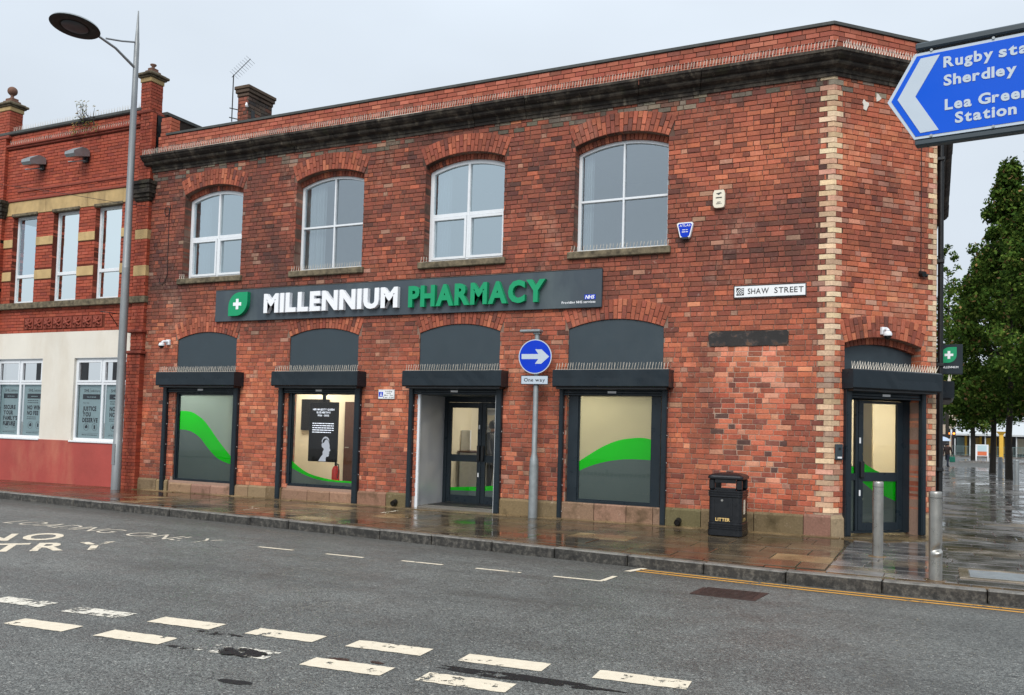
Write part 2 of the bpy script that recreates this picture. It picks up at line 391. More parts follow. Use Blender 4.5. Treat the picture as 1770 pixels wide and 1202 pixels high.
def mk_kerb():
    t = NT('kerb_granite'); v = t.coord(); n1 = t.noise(v, 120, 4, .7); n2 = t.noise(t.coord((1, 1, .5)), 5, 6, .7)
    c = t.mix(n1, C(70, 68, 65), C(150, 146, 138)); c = t.mix(t.ramp(n2, .45, .68, 0, .8), c, C(44, 42, 40))
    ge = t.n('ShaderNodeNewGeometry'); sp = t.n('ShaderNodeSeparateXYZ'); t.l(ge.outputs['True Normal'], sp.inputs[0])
    face = t.ramp(t.math('ADD', sp.outputs[2], t.ramp(n2, .3, .7, -.18, .18)), .25, .5)       # darker mottled upright face, paler top and worn arris, chosen by face normal
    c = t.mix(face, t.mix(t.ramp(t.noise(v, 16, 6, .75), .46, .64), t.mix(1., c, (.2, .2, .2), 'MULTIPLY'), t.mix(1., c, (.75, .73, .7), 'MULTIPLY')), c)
    t.done(t.pr(c, t.ramp(n2, .3, .7, .3, .6), 0, t.bump(n1, .6, .008), .5))
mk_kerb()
def mk_paint(name, col, wear=.52, sc=9., alpha=True):
    t = NT(name); v = t.coord(); n1 = t.noise(v, sc, 8, .72); n2 = t.noise(v, 1.6, 4); n3 = t.noise(v, 120, 3)
    c = t.mix(1., col, t.mix(t.noise(v, 14, 5), (.8, .78, .74), (1.12, 1.1, 1.08)), 'MULTIPLY')
    p = t.pr(c, .55, 0, t.bump(n3, .5, .006), .4)
    w = t.math('ADD', n1, t.math('MULTIPLY', t.math('SUBTRACT', n2, .5), .55))
    f = t.ramp(w, wear, wear+.035)
    tr = t.n('ShaderNodeBsdfTransparent'); mx = t.n('ShaderNodeMixShader'); t.l(f, mx.inputs[0]); t.l(p, mx.inputs[1]); t.l(tr.outputs[0], mx.inputs[2])
    t.done(mx.outputs[0])
mk_paint('road_white', C(226, 216, 196), .62); mk_paint('road_white_mid', C(218, 210, 194), .575, 13.); mk_paint('road_white_worn', C(222, 218, 206), .5, 16.); mk_paint('road_yellow', C(214, 158, 70), .62, 14.)
mk_paint('tar', C(12, 11, 11), .56, 9.); mk_paint('rust_stain', C(58, 38, 30), .46, 6.)
def mk_leaf():
    t = NT('leaf'); at = t.n('ShaderNodeAttribute', attribute_name='Col')
    d = t.n('ShaderNodeBsdfDiffuse'); tl = t.n('ShaderNodeBsdfTranslucent'); t.l(at.outputs[0], d.inputs[0]); t.l(at.outputs[0], tl.inputs[0])
    mx = t.n('ShaderNodeMixShader'); mx.inputs[0].default_value = .25; t.l(d.outputs[0], mx.inputs[1]); t.l(tl.outputs[0], mx.inputs[2]); t.done(mx.outputs[0])
mk_leaf()

# ------------------------------------------------------------------ lettering
GL = {}
def glyph(ch, bold):
    k = (ch, bold)
    if k not in GL:
        cu = bpy.data.curves.new('g', 'FONT'); cu.body = ch; cu.offset = bold; cu.resolution_u = 3; cu.size = 1
        ob = bpy.data.objects.new('g', cu); COL.objects.link(ob)
        dg = bpy.context.evaluated_depsgraph_get(); me = bpy.data.meshes.new_from_object(ob.evaluated_get(dg))
        vs = [v.co.copy() for v in me.vertices]; fs = [tuple(p.vertices) for p in me.polygons]
        bpy.data.objects.remove(ob); bpy.data.curves.remove(cu); bpy.data.meshes.remove(me)
        ec = {}
        for f in fs:
            for i in range(len(f)):
                a, b = f[i], f[(i+1) % len(f)]; ec[(a, b)] = 1
        bd = [(a, b) for (a, b) in ec if (b, a) not in ec]
        GL[k] = (vs, fs, bd, min(v.x for v in vs), max(v.x for v in vs))
    return GL[k]
def layout(txt, bold, gap=.1, space=.3):
    x = 0; out = []
    for ch in txt:
        if ch == ' ': x += space; continue
        g = glyph(ch, bold); out.append((ch, x-g[3])); x += g[4]-g[3]+gap
    return out, x-gap
def put_glyph(mb, ch, bold, ox, su, sz, u0, z0, w, depth, slant=0.):
    vs, fs, bd, a, b = glyph(ch, bold); n = len(vs)
    P = [(u0+(v.x+ox)*su+slant*v.y*sz, w, z0+v.y*sz) for v in vs]
    if depth <= 0: mb.add(P, [f[::-1] for f in fs]); return
    mb.add(P+[(p[0], w-depth, p[2]) for p in P], [f[::-1] for f in fs]+[(a_, b_, b_+n, a_+n) for a_, b_ in bd])
def text(mb, txt, u0, u1, z0, z1, w, depth=0., bold=.0, gap=.1, slant=0., fitw=True):
    lo, tot = layout(txt, bold, gap); cap = max(v.y for v in glyph('H', bold)[0]); sz = (z1-z0)/cap
    su = (u1-u0)/tot if fitw else sz
    for ch, ox in lo: put_glyph(mb, ch, bold, ox, su, sz, u0, z0, w, depth, slant)
    return mb

def fine_print(mb, u0, u1, z0, z1, w, seed=0):
    r = random.Random(seed*13+int(abs(u0)*100)); u = u0; h = z1-z0
    while u < u1-h*.8:
        L = min(h*r.uniform(1., 4.5), u1-u); mb.add([(u, w, z0), (u+L, w, z0), (u+L, w, z0+h*.72), (u, w, z0+h*.72)], [(3, 2, 1, 0)]); u += L+h*.55
# ================================================================== ground
def road_sheet():
    xs = [-300, -32, 0, 300]; ys = [-17.5, 400]; mb = MB()
    for i in range(3):
        a, b = xs[i], xs[i+1]; za, zb = GZ(a)-.14, GZ(b)-.14
        mb.add([(a, ys[0], za), (b, ys[0], zb), (b, ys[1], zb), (a, ys[1], za)], [(0, 1, 2, 3)])
    return mb.build('road', 'asphalt', kind='structure')
ROAD = road_sheet()
KL = [(-34, -.95), (-15.85, -2.42), (-11.5, -2.82), (-8.6, -3.07), (.2, -3.98), (2.3, -4.03), (9, -4.1)]
def kerb_y(x):
    for (a, ya), (b, yb) in zip(KL, KL[1:]):
        if a <= x <= b: return ya+(yb-ya)*(x-a)/(b-a)
    return KL[-1][1] if x > 0 else KL[0][1]
PAVE_X1, PAVE_Y1 = 6.4, 46.
def pavement_base():
    mb = MB(); xs = [-34, -15.85, -11.5, -8.6, 0, .2, 1.43, 2.3, PAVE_X1]
    for a, b in zip(xs, xs[1:]):
        ta, tb = GZ(a)-.014, GZ(b)-.014
        ya, yb = kerb_y(a)+.13, kerb_y(b)+.13
        top = .25 if b <= .01 else (1.6 if b <= 1.5 else PAVE_Y1)
        mb.add([(a, ya, ta), (b, yb, tb), (b, top, tb), (a, top, ta)], [(0, 1, 2, 3)])
    mb.col = (1, 1, 1); mb.c = [(1, 1, 1)]*len(mb.f)
    mb.add([(PAVE_X1, -4, -.014), (PAVE_X1, PAVE_Y1, -.014), (PAVE_X1, PAVE_Y1, -.14), (PAVE_X1, -4, -.14)], [(0, 1, 2, 3)])
    mb.add([(1.43, PAVE_Y1, -.014), (PAVE_X1, PAVE_Y1, -.014), (PAVE_X1, PAVE_Y1, -.14), (1.43, PAVE_Y1, -.14)], [(0, 1, 2, 3)])
    return mb.build('pavement', 'joint', kind='structure')
PAVE = pavement_base()
def kerbs():
    x = -20.4; rnd = random.Random(3)
    while x < 6.2:
        L = rnd.uniform(.82, 1.02); x1 = min(x+L, 6.3)
        ya, yb = kerb_y(x), kerb_y(x1); d = Vector((x1-x, yb-ya, 0)).normalized()
        fr = FR((x, ya, GZ(x)+rnd.uniform(-.004, .003)), d, (-d.y, d.x, 0), (0, 0, 1))
        mb = MB(fr); mb.cbox(.006, (Vector((x1-x, yb-ya, 0)).length)-.006, rnd.uniform(-.004, .004), .145, -.2, 0., .014)
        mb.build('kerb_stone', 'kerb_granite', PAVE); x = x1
kerbs()
def slabs():
    rnd = random.Random(11); n = 0
    def slab(x0, x1, y0, y1, mat, tint, nm='paving_slab', z=None):
        zc = GZ((x0+x1)/2) if z is None else z
        mb = MB(); mb.col = tint; dz = rnd.uniform(-.003, .002); j = .005
        tx, ty = rnd.uniform(-.002, .002), rnd.uniform(-.0015, .0015)
        k = len(mb.v); mb.cbox(x0+j, x1-j, y0+j, y1-j, zc-.05, zc+dz, .006)
        cx, cy = (x0+x1)/2, (y0+y1)/2
        mb.v = [(a, b, c+(a-cx)*tx+(b-cy)*ty+(.0042*(a-cx) if cx < 0 else 0)) for a, b, c in mb.v]
        mb.build(nm, mat, PAVE)
    # flags between the kerb and the shop fronts: rows run along the wall
    rows = [(-.62, -.03), (-1.22, -.62), (-1.82, -1.22), (-2.42, -1.82), (-3.02, -2.42), (-3.56, -3.02)]
    for ri, (y0, y1) in enumerate(rows):
        x = -20.2+(.45 if ri % 2 else 0)+rnd.uniform(-.1, .1)
        while x < .30:
            L = rnd.choice((.6, .75, .9, .9)) if x > -13 else 1.2
            x1 = x+L
            if x1 > .05: x1 = .32
            yk = max(kerb_y(x), kerb_y(x1))+.30
            a = max(y0, yk)
            if y1-a > .12:
                g = rnd.uniform(.78, 1.15); w = rnd.random()
                tint = (g, g*.98, g*.95)
                if w < .10: tint = (2.3, 2.1, 1.75)
                elif w < .16: tint = (.75, .8, .9)
                if x < -13: tint = (1.0*g, .5*g, .4*g)
                slab(x, x1, a, y1, 'slab', tint)
            x = x1
    # strip of small setts behind the kerb
    x = -20.2
    while x < 6.2:
        L = rnd.uniform(.28, .4); x1 = x+L; y = max(kerb_y(x), kerb_y(x1))
        g = rnd.uniform(.8, 1.2); r = rnd.random()
        slab(x, x1, y+.152, y+.295, 'slab', (g*1.15, g*(.9 if r < .5 else 1.), g*(.72 if r < .5 else .92)), 'kerb_sett'); x = x1
    # corner and side street: narrower stones in rows
    y = -3.7; ri = 0
    while y < 9.0:
        dy = .3 if y < -.9 else .36; y1 = y+dy
        x = .32 if y1 < 1.25 else 1.47
        if -.05 < y1 < 1.6: x = max(x, y1+.12)
        x += rnd.uniform(0, .05)
        first = True
        while x < 4.6:
            L = rnd.uniform(.5, .95) if not first else rnd.uniform(.35, .8); x1 = min(x+L, 4.7); first = False
            a = max(y, max(kerb_y(x), kerb_y(min(x1, 6)))+.30)
            if y1-a > .1 and not (1.62 < x < 2.5 and -3.4 < y < -2.45 and False):
                g = rnd.uniform(.68, 1.25); r = rnd.random()
                t = (g, g, g*1.02) if r < .8 else (g*1.15, g*1.02, g*.85)
                slab(x, x1, a, y1, 'slab_grey', t)
            x = x1
        y = y1; ri += 1
    # rows farther off: one continuous run of stones
    mb = MB(); 
    while y < 45.5:
        y1 = y+.5; x = 1.47+rnd.uniform(0, .2)
        while x < 5.6:
            x1 = min(x+rnd.uniform(.6, 1.1), 5.7); g = rnd.uniform(.65, 1.25); mb.col = (g, g, g*1.02); dz = rnd.uniform(-.003, .003)
            mb.box(x+.006, x1-.006, y+.006, y1-.006, -.05, dz); x = x1
        y = y1
    mb.build('far_paving', 'slab_grey', PAVE, kind='stuff')
    mb = MB(); mb.col = (.45, .45, .47); mb.box(3.08, 3.22, 4.3, 45, -.05, .006); mb.build('drain_channel', 'slab_grey', PAVE)
    mb = MB(); mb.col = (1.5, 1.4, 1.15); mb.prism  # pale concrete threshold at the corner door and along the wall foot
    mb.hprism([(.18, -.16), (.62, -.35), (1.75, .78), (1.60, 1.18), (1.43, 1.2), (.2, .0)], -.02, .012); mb.build('door_threshold', 'slab', PAVE)
    mb = MB(); mb.col = (1.6, 1.5, 1.3); mb.cbox(-7.5, -5.6, -.3, .02, -.07, GZ(-6.5)+.012, .006); mb.build('door_threshold', 'slab', PAVE)
    for a, b in ((-14.6, -7.52), (-5.58, .15)):
        mb = MB(); mb.col = (2.3, 2.1, 1.8); k = 22
        for i in range(k):
            x0 = a+(b-a)*i/k; x1 = a+(b-a)*(i+1)/k; mb.box(x0, x1, -.24+rnd.uniform(-.04, .04), -.03, GZ(x0)-.05, GZ((x0+x1)/2)+.012)
        mb.build('wall_fillet', 'slab', PAVE)
slabs()
def inspection_cover():
    mb = MB(); mb.col = (1.9, 1.7, 1.4); z = .004
    for a in ((1.68, 3.0, -2.55, -2.45), (1.68, 3.0, -3.30, -3.2), (1.68, 1.78, -3.2, -2.55), (2.9, 3.0, -3.2, -2.55)): mb.cbox(*a, -.03, z+.006, .004)
    f = mb.build('inspection_cover', 'slab_grey'); tag(f, 'large pale framed inspection cover set in the paving by the dented bollard', 'cover')
    mb = MB(); mb.cbox(1.785, 2.895, -3.195, -2.555, -.03, .005, .004); mb.box(2.1, 2.2, -2.9, -2.87, .004, .009); mb.build('lid', 'galv', f)
inspection_cover()

def road_quad(mb, pts, dz=.004):
    mb.add([(x, y, GZ(x)-.14+dz) for x, y in pts], [tuple(range(len(pts)))])
def markings():
    rnd = random.Random(5)
    dashes = [((-5.85, -8.91), 1, 'upper row'), ((-4.93, -8.87), 1, ''), ((-4.02, -8.78), 0, ''), ((-3.08, -8.69), 0, ''), ((-2.18, -8.61), 2, ''), ((-1.27, -8.54), 0, ''), ((-.30, -8.46), 0, ''),
              ((-4.90, -9.41), 0, ''), ((-3.98, -9.32), 0, ''), ((-3.05, -9.25), 1, ''), ((-2.14, -9.18), 0, ''), ((-1.27, -9.1), 0, ''), ((-6.75, -8.98), 1, ''), ((-5.82, -9.5), 1, '')]
    names = ['leftmost faded white dash of the far give-way row', 'badly worn white dash second from left in far give-way row', 'white give-way dash with tar below its right end',
             'white give-way dash with chipped top edge in far row', 'white give-way dash worn to specks on its right half', 'white give-way dash above the longest near-row gap, right end frayed',
             'rightmost white give-way dash of the far row', 'leftmost white give-way dash of the near row', 'white give-way dash left of the black tar patch', 'worn white dash with black tar splashed across it',
             'white give-way dash with two small holes right of tar patch', 'rightmost white give-way dash at bottom edge of near row', 'faded dash beyond the left edge of far row', 'faded dash beyond the left edge of near row']
    for i, ((x, y), w, _) in enumerate(dashes):
        if i > 11: continue
        a = radians(4.6); ux, uy = cos(a), sin(a); mb = MB(); L, H = .31, .105
        k = 14; top = []; bot = []
        for j in range(k+1):
            t = -L+2*L*j/k; e1, e2 = rnd.uniform(-.007, .007), rnd.uniform(-.007, .007)
            top.append((x+ux*t-uy*(H+e1), y+uy*t+ux*(H+e1))); bot.append((x+ux*t+uy*(H+e2), y+uy*t-ux*(H+e2)))
        for j in range(k): road_quad(mb, [bot[j], bot[j+1], top[j+1], top[j]], .004)
        mb.build('give_way_dash', ('road_white', 'road_white_worn', 'road_white')[w], label=names[i], cat='road marking', group='dashed give-way lines across the road')
    # parking bay dashes
    bay = [(-2.13, -4.96), (-3.12, -4.95), (-4.15, -4.945), (-5.26, -5.0), (-6.38, -4.98)]
    bl = ['corner dash of loading bay line nearest the yellow lines', 'second loading bay dash from the yellow lines', 'third loading bay dash from the yellow lines', 'fourth loading bay dash from the yellow lines', 'loading bay dash nearest the painted lettering']
    for (x, y), l in zip(bay, bl):
        mb = MB(); road_quad(mb, [(x-.29, y-.03), (x+.29, y-.03), (x+.29, y+.03), (x-.29, y+.03)])
        if x > -2.2: road_quad(mb, [(x+.25, y+.03), (x+.31, y+.03), (x+.33, y+.40), (x+.27, y+.40)])
        mb.build('bay_dash', 'road_white', label=l, cat='road marking', group='dashes of the loading bay outline')
    mb = MB(); road_quad(mb, [(-1.86, -4.15), (-1.78, -4.15), (-1.68, -3.80), (-1.76, -3.80)]); mb.build('end_bar', 'road_white', label='short white bar closing the double yellow lines', cat='road marking')
    for k, off in ((0, .13), (1, .27)):
        mb = MB(); xs = [-1.74+.4*i for i in range(20)]
        for a, b in zip(xs, xs[1:]): road_quad(mb, [(a, kerb_y(a)-off-.035), (b, kerb_y(b)-off-.035), (b, kerb_y(b)-off+.02), (a, kerb_y(a)-off+.02)])
        mb.build('yellow_line', 'road_yellow', label='yellow no-parking line '+('closest to the kerb' if k == 0 else 'on the roadway side of the pair'), cat='road marking', group='double yellow lines')
    # NO ENTRY, turned towards the side road
    a = radians(45.5); U = Vector((cos(a), sin(a), 0)); V = Vector((-sin(a), cos(a), 0))
    fr = FR((0, 0, GZ(-9)-.136), U, (0, 0, 1), V)
    def road_text(fr, root, txt, u0, u1, z0, z1, bold, gap, wm='road_white'):
        lo, tot = layout(txt, bold, gap); cap = max(v.y for v in glyph('H', bold)[0]); sz = (z1-z0)/cap; su = (u1-u0)/tot
        for ch, ox in lo:
            mb = MB(fr); put_glyph(mb, ch, bold, ox, su, sz, u0, z0, 0, 0); mb.v = [(a_, b_, GZ(a_)-.136) for a_, b_, c_ in mb.v]; mb.build('letter', wm, root)
    c0 = Vector((-8.14, -6.38, 0)); bu = c0.dot(U)+.22; bv = c0.dot(V)
    e = empty('road_lettering', (-9.3, -6.2, GZ(-9)-.136), 'large white NO ENTRY lettering painted on the road', 'road marking')
    road_text(fr, e, 'ENTRY', bu-2.3, bu, bv, bv+.77, .024, .16); road_text(fr, e, 'NO', bu-1.78, bu-.72, bv+1.1, bv+1.87, .024, .18)
    fr = FR((0, 0, GZ(-9.5)-.135), (1, 0, 0), (0, 0, 1), (0, 1, 0)); e = empty('road_lettering', (-9.6, -4.95, GZ(-9.5)-.135), 'thin white LOADING ONLY lettering along the bay', 'road marking')
    road_text(fr, e, 'LOADING', -11.72, -9.4, -5.14, -4.72, -.01, .12, 'road_white_mid'); road_text(fr, e, 'ONLY', -9.1, -7.5, -5.15, -4.74, -.01, .14, 'road_white_mid')
    # rectangular drain cover
    mb = MB(); z = GZ(-.4)-.14; mb.hprism([(-.82, -5.17), (-.16, -5.21), (-.11, -4.68), (-.79, -4.74)], z-.03, z+.005)
    g = mb.build('gully_cover', 'manhole', label='rusty rectangular iron cover in the road by the yellow lines', cat='cover')
    mb = MB()
    for i in range(6):
        y = -5.13+i*.075; mb.box(-.74, -.2, y, y+.03, z+.004, z+.011)
    mb.build('tread_bar', 'manhole', g)
    # tar patches and stains
    def blob(name, mat, c, rx, ry, lab, dz, sd, rot=.1):
        r2 = random.Random(sd); P = []
        for k in range(40):
            th = 2*pi*k/40; rr = 1+.35*noise.noise(Vector((cos(th)*2+sd, sin(th)*2, sd*1.7)))+r2.uniform(-.05, .05)
            x, y = rx*rr*cos(th), ry*rr*sin(th); P.append((c[0]+x*cos(rot)-y*sin(rot), c[1]+x*sin(rot)+y*cos(rot)))
        mb = MB(); road_quad(mb, P, dz); mb.build(name, mat, label=lab, cat='stain')
    blob('tar_patch', 'tar', (-3.0, -9.27), .2, .1, 'black tar splash over a worn give-way dash', .008, 1)
    blob('tar_patch', 'tar', (-2.52, -9.83), .12, .04, 'small dark tar smear near the bottom edge', .003, 4)
    blob('tar_patch', 'tar', (-3.45, -9.37), .13, .03, 'thin black tar streak left of the splash', .003, 6, .1)
    blob('tar_patch', 'tar', (-3.55, -8.92), .22, .045, 'dark tar line beneath a far-row dash', .003, 8, .05)
    blob('tar_patch', 'rust_stain', (-2.1, -9.03), .3, .05, 'rusty stain above the holed near-row dash', .003, 9, .08)
    blob('tar_patch', 'tar', (-1.0, -8.83), .6, .07, 'long dark crack-sealing strip between the two dash rows', .003, 12, .06)
markings()

# ================================================================== brickwork tools
class Hole:
    def __init__(s, c, h, zb, spring, crown=None, ring=0.): s.c, s.h, s.zb, s.sp, s.cr, s.ring = c, h, zb, spring, crown, ring; s._arc()
    def _arc(s):
        if s.cr:
            r = s.cr-s.sp; s.R = (s.h**2+r*r)/(2*r); s.zc = s.cr-s.R; s.th = asin(s.h/s.R)
    def top(s, u):
        if not s.cr: return s.sp
        d = min(abs(u-s.c), s.h); return s.zc+sqrt(max(0, s.R**2-d*d))
    def half(s, z, R=None):               # half width of the circle of radius R at height z
        R = R or s.R; d = R*R-(z-s.zc)**2; return sqrt(d) if d > 0 and z > s.zc else 0.
    def excl(s, z0, z1):
        zm = (z0+z1)/2
        if zm < s.zb: return None
        if zm < s.sp: return (s.c-s.h, s.c+s.h)
        if not s.cr: return None
        Ro = s.R+s.ring; hw = 0
        if z0 < s.cr: hw = s.half(max(z0, s.sp))+.03
        if s.ring: hw = max(hw, min(s.half(z1, Ro), Ro*sin(s.th))-.05)
        return (s.c-hw, s.c+hw) if hw > .05 else None
def core_sheet(mb, u0, u1, z0, z1, holes, w):
    bp = {u0, u1}
    for h in holes:
        k = 12 if h.cr else 1
        for i in range(k+1): bp.add(round(h.c-h.h+2*h.h*i/k, 5))
    bp = sorted(b for b in bp if u0 <= b <= u1)
    for a, b in zip(bp, bp[1:]):
        if b-a < 1e-4: continue
        m = (a+b)/2; hs = sorted([h for h in holes if abs(m-h.c) < h.h], key=lambda h: h.zb); la, lb = z0, z0
        for h in hs:
            if h.zb > min(la, lb)+1e-4: mb.add([(a, w, la), (b, w, lb), (b, w, h.zb), (a, w, h.zb)], [(0, 1, 2, 3)])
            la, lb = h.top(a), h.top(b)
        mb.add([(a, w, la), (b, w, lb), (b, w, z1), (a, w, z1)], [(0, 1, 2, 3)])
def jamb_sheet(mb, h, w0, w1, z0=None):
    zb = h.zb if z0 is None else z0
    for s in (-1, 1): mb.add([(h.c+s*h.h, w0, zb), (h.c+s*h.h, w1, zb), (h.c+s*h.h, w1, h.sp), (h.c+s*h.h, w0, h.sp)], [(0, 1, 2, 3)])
    if h.cr:
        for i in range(12):
            a = h.c-h.h+2*h.h*i/12; b = h.c-h.h+2*h.h*(i+1)/12
            mb.add([(a, w0, h.top(a)), (a, w1, h.top(a)), (b, w1, h.top(b)), (b, w0, h.top(b))], [(0, 1, 2, 3)])
def brick_rows(u0, u1, z0, z1, holes, course, rnd, lens=(.208, .098), joint=.009, phead=.42, deep=.24, bond=None, skip=None):
    out = []; nrow = int(round((z1-z0)/course)); ch = (z1-z0)/nrow
    for r in range(nrow):
        a = z0+r*ch; b = a+ch-joint; ex = [e for e in (h.excl(a, b) for h in holes) if e]
        if skip: ex += skip(r, a, b)
        ex = sorted(ex); segs = []; cur = u0
        for e in ex:
            if e[0] > cur: segs.append((cur, min(e[0], u1)))
            cur = max(cur, e[1])
        if cur < u1: segs.append((cur, u1))
        if bond == 'stretch': x = u0-(r % 2)*lens[0]*.5-.01
        else: x = u0-rnd.uniform(0, lens[0])
        cells = []
        while x < u1:
            if bond == 'stretch': L = lens[0]
            elif bond == 'flemish': L = lens[(len(cells)+r) % 2]
            else: L = lens[1] if rnd.random() < phead else lens[0]
            L *= rnd.uniform(.975, 1.025); cells.append((x, x+L)); x += L+joint
        for (s0, s1) in segs:
            for (c0, c1) in cells:
                p, q = max(c0, s0), min(c1, s1)
                if q-p < .02: continue
                if q-p < .05 and (p > c0+1e-6 or q < c1-1e-6): q2 = q
                edge = any(abs(p-e[1]) < .012 or abs(q-e[0]) < .012 for e in ex)
                out.append((p, q, a, b, deep if edge else .03))
    return out
def brick_piece(mb, br, rnd, proud=.008, jit=.003, ch=.005):
    p, q, a, b, d = br; w = proud+rnd.uniform(-.0035, .0035); j = lambda: rnd.uniform(-jit, jit)
    O = [(p+j(), a+j()), (q+j(), a+j()), (q+j(), b+j()), (p+j(), b+j())]
    cc = min(ch, (q-p)*.2); I = [(O[0][0]+cc, O[0][1]+cc), (O[1][0]-cc, O[1][1]+cc), (O[2][0]-cc, O[2][1]-cc), (O[3][0]+cc, O[3][1]-cc)]
    tl = rnd.uniform(-.0025, .0025)
    pts = [(u, -d, z) for u, z in O]+[(u, w-.005, z) for u, z in O]+[(u, w+(tl if k in (0, 3) else -tl), z) for k, (u, z) in enumerate(I)]
    F = []
    for s in (0, 4):
        F += [(s+i, s+4+i, s+4+(i+1) % 4, s+(i+1) % 4) for i in range(4)]
    F.append((11, 10, 9, 8)); mb.add(pts, F)
def vsum(*t): return tuple(max(0., x) for x in t)
def pick(rnd, table):
    r = rnd.random()*sum(t[0] for t in table)
    for wgt, c in table:
        r -= wgt
        if r <= 0: return c
    return table[-1][1]
def jitcol(rnd, c, k=.12):
    g = 1+rnd.uniform(-k, k); return tuple(v*g*(1+rnd.uniform(-.05, .05)) for v in c)
def voussoirs(mb_make, h, fr, rnd, colf, proud=.014, depth=.26, step=.082):
    R0, R1 = h.R, h.R+h.ring; n = int(round(2*h.th*(R0+R1)/2/step)); dth = 2*h.th/n; k = 0
    for i in range(n):
        t0, t1 = -h.th+i*dth, -h.th+(i+1)*dth
        if h.ring > .3: cuts = [(R0, R0+.218), (R0+.228, R1)] if i % 2 else [(R0, R0+.106), (R0+.116, R1)]
        else: cuts = [(R0, R1)]
        for (ra, rb) in cuts:
            mb = mb_make(); mb.col = colf(rnd); g = .0042
            pw = proud+rnd.uniform(-.003, .003); dd = depth if ra == R0 else .05
            def P(t, r, w, s): return (h.c+r*sin(t)+s*g*cos(t), w, h.zc+r*cos(t)-s*g*sin(t))
            O = [(t0, ra, 1), (t1, ra, -1), (t1, rb, -1), (t0, rb, 1)]
            pts = [P(t, r, -dd, s) for t, r, s in O]+[P(t, r, pw-.005, s) for t, r, s in O]
            cx = sum(p[0] for p in pts[4:])/4; cz = sum(p[2] for p in pts[4:])/4
            pts += [(p[0]+(cx-p[0])*.09, pw, p[2]+(cz-p[2])*.06) for p in pts[4:]]
            F = []
            for s in (0, 4): F += [(s+a, s+4+a, s+4+(a+1) % 4, s+(a+1) % 4) for a in range(4)]
            F.append((11, 10, 9, 8)); mb.add(pts, F); yield mb

# ================================================================== the pharmacy
PH = empty('pharmacy_building', (-6.5, 1., 0), 'two storey red brick corner building with arched windows and black cornice', 'building')
X0 = -14.60; RING = .34
UC = [-12.735, -9.61, -6.505, -3.445]; LC = [-12.752, -9.62, -6.512, -3.48]
UP = [Hole(c, .84, 4.60, 6.48, 6.645, RING) for c in UC]
LB = [.19, .23, -.1, .27]
LO = [Hole(c, .85, b, 3.262, 3.415, RING) for c, b in zip(LC, LB)]
HO = UP+LO; ZT = 7.13; PL = .19
CHL = 1.43/Q2
CHO = Hole(.985, .745, -.05, 2.96, 3.08, RING)
LINT = (-1.885, -.635, 2.915, 3.16)
def plinth_top(x): return max(.185, min(.33, .19+(x+11.4)*.0118)) if x > -11.4 else .19
pal_dark = [(3, C(104, 62, 52)), (3, C(124, 68, 54)), (2, C(138, 74, 58)), (2, C(92, 56, 50)), (1.3, C(158, 84, 60)), (.5, C(74, 50, 46))]
pal_mid = [(3, C(146, 76, 56)), (3, C(166, 86, 62)), (2, C(128, 68, 54)), (1.6, C(186, 98, 68)), (1, C(106, 62, 54)), (.4, C(190, 120, 92))]
pal_org = [(3, C(186, 94, 64)), (3, C(172, 86, 60)), (2, C(200, 108, 76)), (1.5, C(150, 76, 58)), (1, C(122, 68, 56)), (.5, C(206, 138, 108))]
pal_low = [(3, C(176, 92, 68)), (3, C(188, 102, 76)), (2, C(164, 84, 62)), (1.4, C(202, 124, 96)), (1.3, C(140, 76, 60)), (.8, C(206, 146, 120)), (.4, C(118, 74, 64))]
pal_pale = [(1, C(212, 182, 150)), (1, C(224, 196, 162)), (1, C(196, 162, 132)), (.7, C(206, 156, 130)), (.4, C(164, 140, 118))]
pal_soot = [(2, C(110, 100, 88)), (2, C(92, 84, 74)), (1, C(120, 84, 70)), (1, C(136, 124, 108))]
ANCH = [C(84, 53, 47), C(118, 66, 53), C(150, 82, 62), C(186, 103, 74), C(216, 138, 104)]
def ramp_col(t):
    t = max(0., min(.999, t))*4; i = int(t); f = t-i; return tuple(a+(b-a)*f for a, b in zip(ANCH[i], ANCH[i+1]))
def brick_colour(u, z, rnd, base=None):
    n = noise.noise(Vector((u*.5, z*.75, 3.1)))+.6*noise.noise(Vector((u*1.5, z*1.9, 9.)))
    low = 1-max(0., min(1., (z-2.7)/1.6))
    t = (.34+.26*low if base is None else base)+.26*n+rnd.gauss(0, .095)
    if -2.8 < u < -.05 and 4.6 < z < 7.0: t += .5*max(0, 1-abs(u+1.25)/1.6)*max(0, 1-abs(z-6.1)/1.0)
    if u < -12.6: t -= .12*(1-low)
    r = rnd.random()
    if r < .035: t += .3
    elif r < .08: t -= .26
    c = ramp_col(t)
    if rnd.random() < .02+.03*low: c = tuple(a*.68+b*.32 for a, b in zip(c, C(206, 176, 150)))      # limewashed or spalled face
    if z > 6.90 and rnd.random() < .35+.5*n: c = pick(rnd, pal_soot)
    return jitcol(rnd, c, .07)
